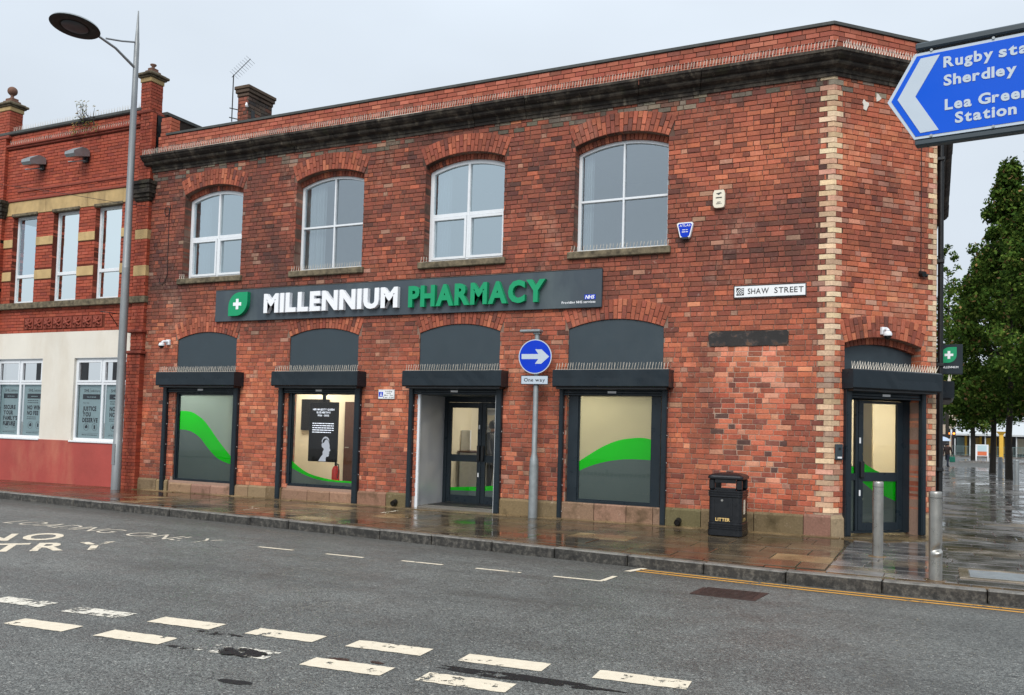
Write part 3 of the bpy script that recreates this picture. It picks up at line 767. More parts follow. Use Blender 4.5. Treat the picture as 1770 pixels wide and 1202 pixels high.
def pharmacy_walls():
    rnd = random.Random(21); allb = []
    zb = -.12
    mb = MB(FA); core_sheet(mb, X0, 0, zb, ZT, HO, -.004); core_sheet(mb, X0, 0, zb, 7.4, HO, -.27)
    for h in HO: jamb_sheet(mb, h, -.01, -.27)
    mb.fr = CH; core_sheet(mb, 0, CHL, zb, ZT, [CHO], -.004); core_sheet(mb, .12, CHL-.12, zb, 7.4, [CHO], -.30); jamb_sheet(mb, CHO, -.01, -.30)
    mb.fr = SD; SH = [Hole(4.1, .85, -.1, 3.262, 3.415)]
    core_sheet(mb, 1.43, 11.5, zb, ZT, SH, -.004)
    mb.build('wall_core', 'mortar', PH)
    # main facade
    c = .0825
    def skip(r, a, b):
        e = [(-.215 if r % 2 else -.105, .1)]
        zm = (a+b)/2
        if LINT[2]-.03 < zm < LINT[3]+.0: e.append((LINT[0], LINT[1]))
        if zm < plinth_top(-2)-.02: pass
        return e
    for br in brick_rows(X0, -.0, PL, ZT, HO, c, rnd, skip=skip):
        um, zm = (br[0]+br[1])/2, (br[2]+br[3])/2
        if zm < plinth_top(um)-.03 or (zm < .45 and any(abs(um-h.c) < h.h+.04 and zm < h.zb+.04 for h in LO)): continue
        col = brick_colour(um, zm, rnd)
        if -1.78 < um < -.66 and .4 < zm < 2.92 and rnd.random() < .75:     # bricked-up doorway
            col = jitcol(rnd, pick(rnd, [(3, C(196, 110, 82)), (2, C(180, 92, 68)), (1, C(206, 140, 112)), (1, C(128, 74, 62)), (.6, C(92, 64, 58))]))
            if 2.45 < zm and rnd.random() < .6: col = jitcol(rnd, C(214, 136, 106))
        allb.append((FA, br, col))
    # chamfered corner
    def skip2(r, a, b): return [(-.1, .055 if r % 2 else .17), (CHL-.17 if r % 2 else CHL-.07, CHL+.1)]
    for br in brick_rows(.0, CHL, PL, ZT, [CHO], c, rnd, skip=skip2):
        um, zm = (br[0]+br[1])/2, (br[2]+br[3])/2
        if zm < .31: continue
        col = brick_colour(um-20, zm, rnd, .74)
        if rnd.random() < .16: col = tuple(a*.72+b*.28 for a, b in zip(col, C(188, 160, 142)))
        allb.append((CH, br, col))
    def skip3(r, a, b): return [(1.3, 1.43+(.2 if r % 2 == 0 else .1))]
    for br in brick_rows(1.43, 11.5, PL, ZT, SH, c, rnd, skip=skip3): allb.append((SD, br, jitcol(rnd, pick(rnd, pal_mid))))
    def size(t):
        fr, br, _ = t; p = fr.p((br[0]+br[1])/2, 0, (br[2]+br[3])/2); v = CAM-p
        return (br[1]-br[0])*(br[3]-br[2])*max(0, v.normalized().dot(fr.N))/v.length_squared
    allb.sort(key=size, reverse=True)
    for fr, br, col in allb[:300]:
        mb = MB(fr); mb.col = col; brick_piece(mb, br, rnd); mb.build('brick', 'brick', PH)
    mb = MB()
    for fr, br, col in allb[300:]: mb.fr = fr; mb.col = col; brick_piece(mb, br, rnd)
    mb.build('brickwork', 'brick', PH, kind='stuff')
    # pale quoins wrapping the two corners
    nrow = int(round((ZT-PL)/c)); chh = (ZT-PL)/nrow; tn = math.tan(pi/8)
    for r in range(nrow):
        a = PL+r*chh; b = a+chh-.009
        if b < .33: continue
        l1, l2 = ((.207, .05) if r % 2 else (.097, .162)); l1 += rnd.uniform(-.022, .012); l2 += rnd.uniform(-.012, .01); pr = .009+rnd.uniform(-.002, .003); j = lambda: rnd.uniform(-.003, .003)
        col = jitcol(rnd, pick(rnd, pal_pale if a < 6.9 or rnd.random() < .4 else pal_soot))
        def wrap(frA, frB, corner, la, lb):
            mb = MB(); mb.col = col
            pa = frA.p(corner[0]-la+j(), pr, 0); pm = Vector((corner[2][0], corner[2][1], 0)); pb = frB.p(corner[1]+lb+j(), pr, 0)
            qa = frA.p(corner[0]-la, -.03, 0); qb = frB.p(corner[1]+lb, -.03, 0); qm = Vector((corner[3][0], corner[3][1], 0))
            P = [(pa.x, pa.y), (pm.x, pm.y), (pb.x, pb.y), (qb.x, qb.y), (qm.x, qm.y), (qa.x, qa.y)]
            P = [(px+j()*1.4, py+j()*1.4) for px, py in P]; mb.hprism(P, a+j(), b+j()); mb.build('quoin_brick', 'brick', PH)
        wrap(FA, CH, (0., 0., (pr*tn, -pr), (-.03*tn, .03)), l1, l2)
        wrap(CH, SD, (CHL, 1.43, (1.43+pr, 1.43-pr*tn), (1.43-.03, 1.43+.03*tn)), (.16 if r % 2 else .065), (.09 if r % 2 else .19))
    # arch rings
    tint = lambda r_: jitcol(r_, pick(r_, [(3, C(150, 80, 60)), (2, C(168, 92, 68)), (2, C(134, 72, 56)), (1, C(186, 108, 80)), (.6, C(112, 66, 56))]), .1)
    num = 0; rest = MB(); 
    for h, fr in [(x, FA) for x in UP]+[(CHO, CH)]+[(LO[3], FA)]+[(x, FA) for x in LO[:3]]:
        for mb in voussoirs(lambda: MB(fr), h, fr, rnd, tint):
            if num < 300: mb.build('arch_brick', 'arch_brick', PH); num += 1
            else:
                n = len(rest.v); rest.v += mb.v; rest.f += [[i+n for i in f] for f in mb.f]; rest.c += mb.c; rest.sm += mb.sm
    if rest.v: rest.build('arch_brickwork', 'arch_brick', PH, kind='stuff')
    for h0, fr, ww in [(x, FA, -.13) for x in UP]+[(CHO, CH, -.13)]:
        d_ = .1; h = Hole(h0.c, h0.h, h0.zb, h0.sp-d_, h0.cr-d_, d_+.02); mb0 = MB(fr)
        for mb in voussoirs(lambda: MB(fr), h, fr, rnd, tint, proud=ww, depth=.27, step=.076):
            n = len(mb0.v); mb0.v += mb.v; mb0.f += [[i+n for i in f] for f in mb.f]; mb0.c += mb.c; mb0.sm += mb.sm
        mb0.build('inner_arch_brickwork', 'arch_brick', PH, kind='stuff')
    mb = MB(FA); P = [(-1.78, .33)]; rr = random.Random(5)
    P = [(-1.76+rr.uniform(-.06, .04), .34+.257*k) for k in range(11)]+[(-.68+rr.uniform(-.04, .06), .34+.257*(10-k)) for k in range(11)]; mb.prism(P, -.02, .0015); mb.build('infill_mortar', 'pale_mortar', PH)
    # old iron lintel over the bricked-up doorway
    rl = random.Random(77); P = [(LINT[0]+rl.uniform(0, .02), LINT[2]+.05), (LINT[0]+.03, LINT[2]+.004)]
    P += [(LINT[0]+.03+(LINT[1]-LINT[0]-.06)*k/14, LINT[2]+rl.uniform(-.004, .012)) for k in range(1, 14)]+[(LINT[1]-.02, LINT[2]+.01), (LINT[1], LINT[2]+.06), (LINT[1]-rl.uniform(0, .01), LINT[3]-.03), (LINT[1]-.03, LINT[3])]
    P += [(LINT[1]-.03-(LINT[1]-LINT[0]-.08)*k/14, LINT[3]-rl.uniform(0, .016)) for k in range(1, 14)]+[(LINT[0]+.06, LINT[3]-.03), (LINT[0], LINT[3]-.06)]
    mb = MB(FA); mb.prism(P, -.02, .024); mb.build('lintel', 'iron_lintel', PH)
pharmacy_walls()

def plinth():
    rnd = random.Random(8)
    def stone(fr, u0, u1, z0, z1, pr, ch, col):
        mb = MB(fr); mb.col = col; j = .006
        P = [(-.03, z0), (pr, z0), (pr+rnd.uniform(-.004, .004), z1-ch), (pr-ch, z1), (-.03, z1)]
        pts = [(u0+j, w, z) for w, z in P]+[(u1-j, w, z) for w, z in P]; n = 5
        mb.add(pts, [(0, 1, 2, 3, 4), (9, 8, 7, 6, 5)]+[(i, n+i, n+(i+1) % n, (i+1) % n) for i in range(n)]); mb.build('plinth_stone', 'stone_piece', PH)
    tab = [(2, C(118, 100, 74)), (2, C(136, 114, 88)), (1, C(98, 88, 62)), (1.2, C(142, 104, 88))]
    spans = [(X0, -13.7), (-11.85, -10.52), (-8.72, -7.5), (-5.6, -4.4), (-2.6, .02)]
    for a, b in spans:
        x = a
        while x < b-.02:
            L = rnd.uniform(.45, .95); x1 = min(x+L, b)
            if b-x1 < .2: x1 = b
            stone(FA, x, x1, GZ(x)-.05, plinth_top((x+x1)/2)+rnd.uniform(-.012, .006), .05, .035, jitcol(rnd, pick(rnd, tab))); x = x1
    for i in (0, 1, 3):
        c, h, zb = LC[i], .85, LB[i]; xs = [c-h-.06, c-.25, c+.3, c+h+.06]
        if i == 3: xs = [c-h-.08, c-.3, c+.27, c+h-.12, c+h+.06]
        for a, b in zip(xs, xs[1:]): stone(FA, a, b, GZ(a)-.05, zb+.0, .03, .02 if i == 3 else .09, jitcol(rnd, C(142, 112, 92) if i != 3 else C(140, 112, 92)))
    stone(CH, -.02, .235, -.05, .33, .05, .06, C(150, 132, 106)); stone(CH, 1.735, CHL+.02, -.05, .33, .05, .06, C(150, 132, 106))
    stone(SD, 1.42, 3.2, -.05, .33, .05, .06, C(140, 126, 100)); stone(SD, 5.0, 11.5, -.05, .33, .05, .06, C(140, 126, 100))
plinth()

def cornice_parapet():
    prof = [(-.1, 7.09), (.035, 7.09), (.035, 7.14), (.055, 7.15), (.06, 7.20), (.15, 7.23), (.17, 7.255), (.17, 7.29), (.205, 7.30), (.25, 7.335), (.275, 7.375), (.29, 7.38), (.29, 7.425), (.24, 7.44), (-.1, 7.45)]
    tn = math.tan(pi/8); n = len(prof)
    def run(fr, ua, ma, ub, mb_, segs, rnd):
        for i in range(segs):
            mb = MB(fr); f0, f1 = i/segs, (i+1)/segs; pts = []
            for f, jj in ((f0, .004), (f1, -.004)):
                for w, z in prof:
                    a, b = ua+ma*w, ub+mb_*w; u = a+(b-a)*f
                    if 0 < i or jj < 0: u += jj if not (f in (0, 1)) else 0
                    pts.append((u, w+.0, z))
            dz = rnd.uniform(-.006, .006) ; dw = rnd.uniform(-.008, .008)
            if 0 < i < segs-1: pts = [(u, w+dw if w > 0 else w, z+dz) for u, w, z in pts]
            F = [(k, k+1, n+k+1, n+k) for k in range(n-1)]+[tuple(range(n)), tuple(range(2*n-1, n-1, -1))]
            mb.add(pts, F); mb.build('cornice_stone', 'black_stone', PH)
    rnd = random.Random(4)
    run(FA, X0-.12, 0, 0, tn, 14, rnd); run(CH, 0, -tn, CHL, tn, 2, rnd); run(SD, 1.43, -tn, 11.3, 0, 9, rnd)
    # brick parapet behind it
    Y = .05
    FP = FR((0, Y, 0), (1, 0, 0), (0, -1, 0)); off = Y*tn
    CP = FR(FA.p(-off, -Y, 0), (Q2, Q2, 0), (Q2, -Q2, 0)); L2 = CHL+2*off
    e = CP.p(L2, 0, 0); SP = FR((e.x, 0, 0), (0, 1, 0), (1, 0, 0))
    pb = []; tab = [(3, C(170, 94, 72)), (3, C(160, 86, 66)), (2, C(150, 80, 62)), (1, C(182, 106, 84)), (.6, C(132, 76, 62))]
    mb = MB()
    for fr, a, b in ((FP, X0+.06, -off), (CP, 0, L2), (SP, e.y, 11.3)):
        mb.fr = fr; mb.box(a, b, -.22, -.006, 7.40, 7.935)
        for br in brick_rows(a, b, 7.44, 7.93, [], .0816, rnd, bond='stretch', deep=.03): pb.append((fr, br, jitcol(rnd, pick(rnd, tab))))
    mb.build('parapet_core', 'parapet_mortar', PH)
    pb.sort(key=lambda t: (CAM-t[0].p(t[1][0], 0, t[1][2])).length+(50 if t[0] is SP else 0)-(t[1][1]-t[1][0])*8)
    for fr, br, col in pb[:300]:
        mb = MB(fr); mb.col = col; brick_piece(mb, br, rnd, .004, .001, .003); mb.build('parapet_brick', 'parapet_brick', PH)
    mb = MB()
    for fr, br, col in pb[300:]: mb.fr = fr; mb.col = col; brick_piece(mb, br, rnd, .004, .001, .003)
    mb.build('parapet_brickwork', 'parapet_brick', PH, kind='stuff')
    # raised end pier of the parapet beside the neighbour
    mb = MB(FP)
    for br in brick_rows(X0+.12, X0+.42, 7.93, 8.36, [], .0816, rnd, bond='flemish', deep=.25): mb.col = jitcol(rnd, pick(rnd, tab)); brick_piece(mb, br, rnd, .004, .001, .003)
    mb.col = C(180, 96, 70)
    for i in range(5): mb.cbox(X0+.128, X0+.424, -.26, -.003, 7.935+i*.0816, 8.008+i*.0816, .004)
    mb.build('parapet_pier', 'parapet_brick', PH)
    mb = MB()
    for fr, a, b in ((FP, X0+.3, -off+.02*tn), (CP, -.02*tn, L2+.02*tn), (SP, e.y-.02*tn, 11.3)): mb.fr = fr; mb.box(a, b, -.26, .025, 7.936, 7.985)
    mb.build('parapet_coping', 'coping', PH)
    mb = MB(); mb.hprism([(X0, .3), (-.1, .3), (1.2, 1.55), (1.2, 11.3), (X0, 11.3)], 7.28, 7.4)
    mb.build('roof', 'roof_dark', PH)
    mb = MB(); mb.box(X0, 1.4, 11.3, 11.5, -.1, 7.9); mb.box(X0-.02, X0+.1, .3, 11.3, -.1, 7.6); mb.build('rear_wall', 'far_brick', PH)
    # bird spikes standing on the cornice
    mb = MB()
    for fr, a, b in ((FA, X0-.1, .06), (CH, -.06, CHL+.06)):
        mb.fr = fr; mb.box(a, b, .245, .262, 7.425, 7.437)
        spikes(mb, a, b, .253, 7.435, .125, .052, rnd)
    mb.build('bird_spikes', 'spike', PH, kind='stuff')
def spikes(mb, a, b, w, z, h, step, rnd):
    u = a+.02
    while u < b-.01:
        for s in (-1, 1):
            dw = s*.022+rnd.uniform(-.004, .004); du = rnd.uniform(-.008, .016)+.014+s*.008; r = .0042; hh = h*rnd.uniform(.9, 1.05)
            mb.add([(u-r, w-r, z), (u+r, w-r, z), (u, w+r, z), (u+du-r*.6, w+dw, z+hh), (u+du+r*.6, w+dw, z+hh), (u+du, w+dw+r*.6, z+hh)],
                   [(0, 1, 4, 3), (1, 2, 5, 4), (2, 0, 3, 5), (3, 4, 5)])
        u += step
cornice_parapet()

# ------------------------------------------------------------------ upper windows
def arc_poly(c, h, zc, R, zb, n=16, hh=None):
    hh = hh or h; return [(c-h, zb), (c+h, zb)]+[(c+h-2*h*i/n, zc+sqrt(R*R-(h-2*h*i/n)**2)) for i in range(n+1)]
def frame_ring(mb, outer, inner, w0, w1):
    n = len(outer)
    for i in range(n):
        j = (i+1) % n; a, b, c, d = outer[i], outer[j], inner[j], inner[i]
        mb.add([(a[0], w1, a[1]), (b[0], w1, b[1]), (c[0], w1, c[1]), (d[0], w1, d[1]), (a[0], w0, a[1]), (b[0], w0, b[1]), (c[0], w0, c[1]), (d[0], w0, d[1])],
               [(3, 2, 1, 0), (4, 5, 6, 7), (2, 3, 7, 6), (0, 1, 5, 4)])
def inset_arc(c, h, zc, R, zb, t, n=16): return arc_poly(c, h-t, zc, R-t, zb+t, n)
def upper_window(i):
    h = UP[i]; W0, W1 = -.26, -.19; heavy = i in (0, 2)
    H, zb = h.h-.005, h.zb+.02; R = h.R; zc = h.zc-.095
    t = .075 if heavy else .055
    mb = MB(FA); frame_ring(mb, arc_poly(h.c, H, zc, R, zb), inset_arc(h.c, H, zc, R, zb, t), W0, W1)
    win = mb.build('window', 'pvc', PH)
    zt = 5.53; m = .05 if heavy else .034
    mb = MB(FA); mb.cbox(h.c-m/2, h.c+m/2, W0+.004, W1+.006, zb+t*.9, h.zc-.095+R-t*.7, .005)
    mb.build('mullion', 'pvc', win)
    mb = MB(FA)
    for s in (-1, 1): mb.cbox(min(h.c+s*m/2, h.c+s*(H-t*.8)), max(h.c+s*m/2, h.c+s*(H-t*.8)), W0+.004, W1+.004, zt-.02*(2 if heavy else 1), zt+.02*(1.4 if heavy else 1), .005)
    mb.build('transom', 'pvc', win)
    if heavy:                                   # opening lights below the transom have their own sash
        for s in (-1, 1):
            a, b = sorted((h.c+s*(m/2+.004), h.c+s*(H-t*.85))); mb = MB(FA)
            o = [(a, zb+t*.85), (b, zb+t*.85), (b, zt-.045), (a, zt-.045)]; q = .045
            frame_ring(mb, o, [(a+q, o[0][1]+q), (b-q, o[0][1]+q), (b-q, o[2][1]-q), (a+q, o[2][1]-q)], W0, W1+.016); mb.build('sash', 'pvc', win)
    n = 8
    for s in (-1, 1):
        a, b = sorted((h.c, h.c+s*(H-t*.5)))
        gm = 'glass_bright' if heavy else 'glass'; mb = MB(FA); mb.sheet([(a, zb+t*.5), (b, zb+t*.5), (b, zt), (a, zt)], W0+.03); mb.build('pane', gm, win)
        P = [(a, zt), (b, zt)]+[(b-(b-a)*k/n, zc+sqrt((R-t*.5)**2-(b-(b-a)*k/n-h.c)**2)) for k in range(n+1)]
        mb = MB(FA); mb.sheet(P, W0+.03); mb.build('pane', gm, win)
    # sill
    mb = MB(FA); mb.cbox(h.c-.93, h.c+.91, -.2, .075, 4.485, 4.605, .012); mb.build('window_sill', 'sill_stone', PH)
    mb = MB(FA)
    if i in (0, 1, 2, 3):
        rnd = random.Random(50+i); a, b = ((h.c-.9, h.c-.72), (h.c-.9, h.c+.84), (h.c-.9, h.c-.72), (h.c-.9, h.c+.88))[i]
        spikes(mb, a, b, .03, 4.605, .11, .06, rnd); mb.box(a, b, .02, .04, 4.604, 4.612); mb.build('sill_spikes', 'spike', PH, kind='stuff')
    # curtain gathered at the left-hand side
    def curtain(u0, u1, nm='curtain'):
        mb = MB(FA); k = 40; P = []
        for q in range(k+1):
            u = u0+(u1-u0)*q/k; P.append((u, -.36+.022*sin(q*1.55)+.008*sin(q*.6)))
        for q in range(k): mb.add([(P[q][0], P[q][1], 4.62), (P[q+1][0], P[q+1][1], 4.62), (P[q+1][0], P[q+1][1], 6.62), (P[q][0], P[q][1], 6.62)], [(0, 1, 2, 3)], True)
        mb.build(nm, 'curtain', win)
    curtain(h.c-1.05, h.c-(.42, .36, .48, .62)[i])
    if i == 1: curtain(h.c+.72, h.c+.95)
for i in range(4): upper_window(i)
def upstairs():
    mb = MB(); x0, x1, y0, y1, z0, z1 = X0+.15, -.4, .28, 4.2, 4.3, 6.98
    mb.add([(x0, y0, z0), (x1, y0, z0), (x1, y1, z0), (x0, y1, z0), (x0, y0, z1), (x1, y0, z1), (x1, y1, z1), (x0, y1, z1)], [(0, 1, 2, 3), (4, 7, 6, 5), (2, 6, 7, 3), (0, 3, 7, 4), (1, 5, 6, 2)])
    for c in (-11.2, -8.05, -4.95): mb.box(c-.05, c+.05, .3, 4.2, 4.3, 6.98)
    mb.build('upper_room', 'ceiling_white', PH)
    mb = MB(FA); mb.box(-11.98, -11.86, -.235, -.233, 4.72, 4.86); o = mb.build('window_sticker', 'blue_sign', PH)
    mb = MB(); mb.lathe([(.05, 0), (.11, .01), (.12, .08), (.1, .09)], (-3.3, .40, 4.62), 14); mb.build('bowl', 'plate_white', label='white bowl on the inside sill of the right upper window', cat='bowl')
upstairs()

# ------------------------------------------------------------------ ground floor openings
def poly_between(top, bot): return top+bot[::-1]
def film(win, fr, u0, u1, z0, z1, top, bot, w, above=None, below='film_dark'):
    def pt(c): return (u0+(u1-u0)*c[0], z1-(z1-z0)*c[1])
    T = [pt(c) for c in top]; B = [pt(c) for c in bot]
    def smooth(P):
        out = []
        for i in range(len(P)-1):
            p0, p1, p2, p3 = P[max(i-1, 0)], P[i], P[i+1], P[min(i+2, len(P)-1)]
            for k in range(5):
                t = k/5; f = lambda a, b, c, d: .5*((2*b)+(-a+c)*t+(2*a-5*b+4*c-d)*t*t+(-a+3*b-3*c+d)*t**3)
                out.append((f(p0[0], p1[0], p2[0], p3[0]), f(p0[1], p1[1], p2[1], p3[1])))
        return out+[P[-1]]
    T, B = smooth(T), smooth(B)
    def strip(A, Bq, nm, mat, ww):
        mb = MB(fr)
        for i in range(len(A)-1): mb.add([(A[i][0], ww, A[i][1]), (A[i+1][0], ww, A[i+1][1]), (Bq[i+1][0], ww, Bq[i+1][1]), (Bq[i][0], ww, Bq[i][1])], [(0, 1, 2, 3)])
        mb.build(nm, mat, win)
    strip(T, B, 'green_wave', 'film_green', w)
    strip(B, [(p[0], z0) for p in B], 'lower_film', below, w)
    if above: strip([(p[0], z1) for p in T], T, 'upper_film', above, w)
def shop_window(i, fo, gl, zf, zg, waves, above):
    a, b = fo; z0, z1 = zf; g0, g1 = gl; y0, y1 = zg; W0, W1 = -.11, -.03
    mb = MB(FA); frame_ring(mb, [(a, z0), (b, z0), (b, z1), (a, z1)], [(g0, y0), (g1, y0), (g1, y1), (g0, y1)], W0, W1)
    frame_ring(mb, [(g0, y0), (g1, y0), (g1, y1), (g0, y1)], [(g0+.022, y0+.022), (g1-.022, y0+.022), (g1-.022, y1-.022), (g0+.022, y1-.022)], W0, W1-.028)
    win = mb.build('shop_window', 'anthracite', PH)
    mb = MB(FA); mb.sheet([(g0, y0), (g1, y0), (g1, y1), (g0, y1)], -.075); mb.build('pane', 'shop_glass', win)
    film(win, FA, g0+.01, g1-.01, y0+.01, y1-.01, waves[0], waves[1], -.085, above)
w1 = ([(0,.198),(.22,.21),(.43,.29),(.57,.39),(.76,.55),(1,.727)], [(0,.42),(.2,.433),(.39,.504),(.57,.638),(.76,.749),(1,.804)])
w2 = ([(0,.743),(.12,.81),(.28,.873),(.46,.908),(.69,.933),(1,.937)], [(0,.825),(.17,.88),(.33,.92),(.5,.944),(.74,.955),(1,.955)])
w4 = ([(0,.64),(.17,.56),(.36,.48),(.55,.426),(.72,.403),(.87,.396),(1,.41)], [(0,.73),(.17,.677),(.36,.635),(.55,.609),(.72,.599),(.87,.599),(1,.599)])
shop_window(0, (-13.66, -11.86), (-13.55, -11.97), (.15, 2.3), (.21, 2.08), w1, 'film_light')
shop_window(1, (-10.49, -8.74), (-10.40, -8.83), (.20, 2.3), (.26, 2.11), w2, None)
shop_window(3, (-4.31, -2.66), (-4.13, -2.81), (.26, 2.3), (.31, 2.13), w4, 'cream_blind')
def arch_panels():
    for h in LO:
        mb = MB(FA); P = arc_poly(h.c, h.h-.006, h.zc-.006, h.R, 2.2, 16); mb.prism(P, -.06, -.012); mb.build('arch_panel', 'panel_grey', PH)
    mb = MB(CH); P = arc_poly(CHO.c, CHO.h-.006, CHO.zc-.1, CHO.R, 2.1, 16); mb.prism(P, -.24, -.2); mb.build('arch_panel', 'panel_grey', PH)
arch_panels()
def shop_door():
    a, b, yd = -7.358, -5.668, -1.0
    mb = MB(FA)                      # metal lined recess
    mb.box(a-.02, a, yd, .0, -.05, 2.15); mb.build('recess_lining', 'alu_panel', PH); mb = MB(FA); mb.box(b, b+.02, yd, 0., -.05, 2.15); mb.build('recess_lining', 'alu_panel', PH)
    mb = MB(FA); mb.cbox(a, a+.05, -.04, .012, -.04, 2.15, .004); mb.build('recess_trim', 'pvc', PH); mb = MB(FA); mb.cbox(b-.05, b, -.04, .012, -.04, 2.15, .004); mb.build('recess_trim', 'pvc', PH)
    mb = MB(FA); mb.box(a, b, yd, -.02, 2.1, 2.16); mb.build('recess_ceiling', 'panel_grey', PH)
    mb = MB(FA); mb.box(a, b, yd-.05, .0, -.09, .012); mb.build('recess_floor', 'floor_grey', PH)
    mb = MB(FA); mb.box(a+.05, b-.05, yd+.06, yd+.62, .012, .024); mb.build('door_mat', 'dull_black', label='black door mat in the shop entrance recess', cat='mat')
    mb = MB(FA); frame_ring(mb, [(a, .015), (b, .015), (b, 2.10), (a, 2.10)], [(a+.075, .03), (b-.075, .03), (b-.075, 2.0), (a+.075, 2.0)], yd-.06, yd)
    d = mb.build('entrance_door', 'anthracite', PH)
    m = (a+b)/2
    for k, (u0, u1) in enumerate(((a+.08, m-.004), (m+.004, b-.08))):
        mb = MB(FA); q = .085
        mb.cbox(u0, u0+q, yd-.05, yd-.004, .035, 1.995, .003); mb.cbox(u1-q, u1, yd-.05, yd-.004, .035, 1.995, .003)
        for za, zb in ((.035, .178), (.836, .972), (1.89, 1.995)): mb.box(u0+q, u1-q, yd-.048, yd-.008, za, zb)
        leaf = mb.build('door_leaf', 'anthracite', PH)
        for za, zb in ((.17, .845), (.965, 1.9)):
            mb = MB(FA); mb.sheet([(u0+.06, za), (u1-.06, za), (u1-.06, zb), (u0+.06, zb)], yd-.03); mb.build('pane', 'shop_glass', leaf)
        mb = MB(FA); uu = u1-.07 if k == 0 else u0+.01; mb.cbox(uu, uu+.06, yd-.004, yd+.05, .86, 1.16, .01); mb.build('pull_handle', 'black_paint', leaf)
        mb = MB(FA); zz = (.50, 1.5)[0]; uu = u1-.06 if k == 0 else u0+.04
        if k == 0:
            for zz in (.55, 1.48): mb.box(uu, uu+.025, yd-.002, yd+.004, zz, zz+.08)
            mb.build('door_label', 'plate_white', leaf)
        f = lambda t: .255+.05*t+.12*max(0, t-.5)**1.5*2
        t0, t1 = (u0-a)/(b-a), (u1-a)/(b-a); mb = MB(FA); mb2 = MB(FA)
        for s in range(8):
            x0 = u0+q+(u1-u0-2*q)*s/8; x1 = u0+q+(u1-u0-2*q)*(s+1)/8; ta, tb = (x0-a)/(b-a), (x1-a)/(b-a)
            mb.add([(x0, yd-.036, f(ta)), (x1, yd-.036, f(tb)), (x1, yd-.036, f(tb)+.055+.06*tb), (x0, yd-.036, f(ta)+.055+.06*ta)], [(0, 1, 2, 3)])
            mb2.add([(x0, yd-.036, .178), (x1, yd-.036, .178), (x1, yd-.036, f(tb)), (x0, yd-.036, f(ta))], [(0, 1, 2, 3)])
        mb.build('green_wave', 'film_green', leaf); mb2.build('lower_film', 'film_dark', leaf)
shop_door()
def corner_door():
    w0, w1 = -.26, -.2; a, b = .245, 1.70; zt = 2.12
    mb = MB(CH); frame_ring(mb, [(a, .02), (b, .02), (b, 2.3), (a, 2.3)], [(a+.06, .05), (b-.13, .05), (b-.13, 2.1), (a+.06, 2.1)], w0, w1); mb.cbox(.645, .69, w0, w1, .05, 2.1, .004)
    mb.box(a+.06, .645, w0, w1-.005, .84, .95)
    fr = mb.build('corner_door_frame', 'anthracite', PH)
    mb = MB(CH); mb.sheet([(a+.06, .05), (.645, .05), (.645, 2.1), (a+.06, 2.1)], w0+.03); mb.build('pane', 'shop_glass', fr)
    mb = MB(CH); mb.sheet([(a+.06, .05), (.645, .05), (.645, .85), (a+.06, .85)], w0+.02); mb.build('lower_film', 'film_dark', fr)
    mb = MB(CH); mb.sheet([(a+.06, .86), (.645, .86), (.645, 1.05), (a+.06, 1.15)], w0+.02); mb.build('green_wave', 'film_green', fr)
    mb = MB(CH); u0, u1 = .695, 1.565; q = .09
    mb.cbox(u0, u0+q, w0+.01, w1+.005, .055, 2.095, .004); mb.cbox(u1-q-.02, u1, w0+.01, w1+.005, .055, 2.095, .004)
    for za, zb in ((.055, .18), (.828, .967), (2.05, 2.095)): mb.box(u0+q, u1-q-.02, w0+.012, w1+.002, za, zb)
    leaf = mb.build('corner_door_leaf', 'anthracite', PH)
    for za, zb in ((.17, .84), (.96, 2.06)):
        mb = MB(CH); mb.sheet([(u0+.07, za), (u1-.09, za), (u1-.09, zb), (u0+.07, zb)], w0+.035); mb.build('pane', 'shop_glass', leaf)
    g0, g1 = u0+q, u1-q-.02
    mb = MB(CH); mb.sheet([(g0, .967), (g0+.36, .967), (g0+.27, 1.0), (g0, 1.13)], w0+.028)
    mb.sheet([(g0, .828), (g1, .828), (g1, .515), (g0+.22, .68)], w0+.028); mb.build('green_wave', 'film_green', leaf)
    mb = MB(CH); mb.sheet([(g0, .18), (g1, .18), (g1, .515), (g0+.22, .68), (g0, .828)], w0+.029); mb.build('lower_film', 'film_dark', leaf)
    mb = MB(CH); mb.cbox(u0+.015, u0+.085, w1+.003, w1+.05, .88, 1.14, .01); mb.build('pull_handle', 'black_paint', leaf)
    mb = MB(CH)
    for zz in (.6, 1.42): mb.box(u0+.01, u0+.04, w1+.004, w1+.008, zz, zz+.09)
    mb.build('door_label', 'plate_white', leaf)
corner_door()

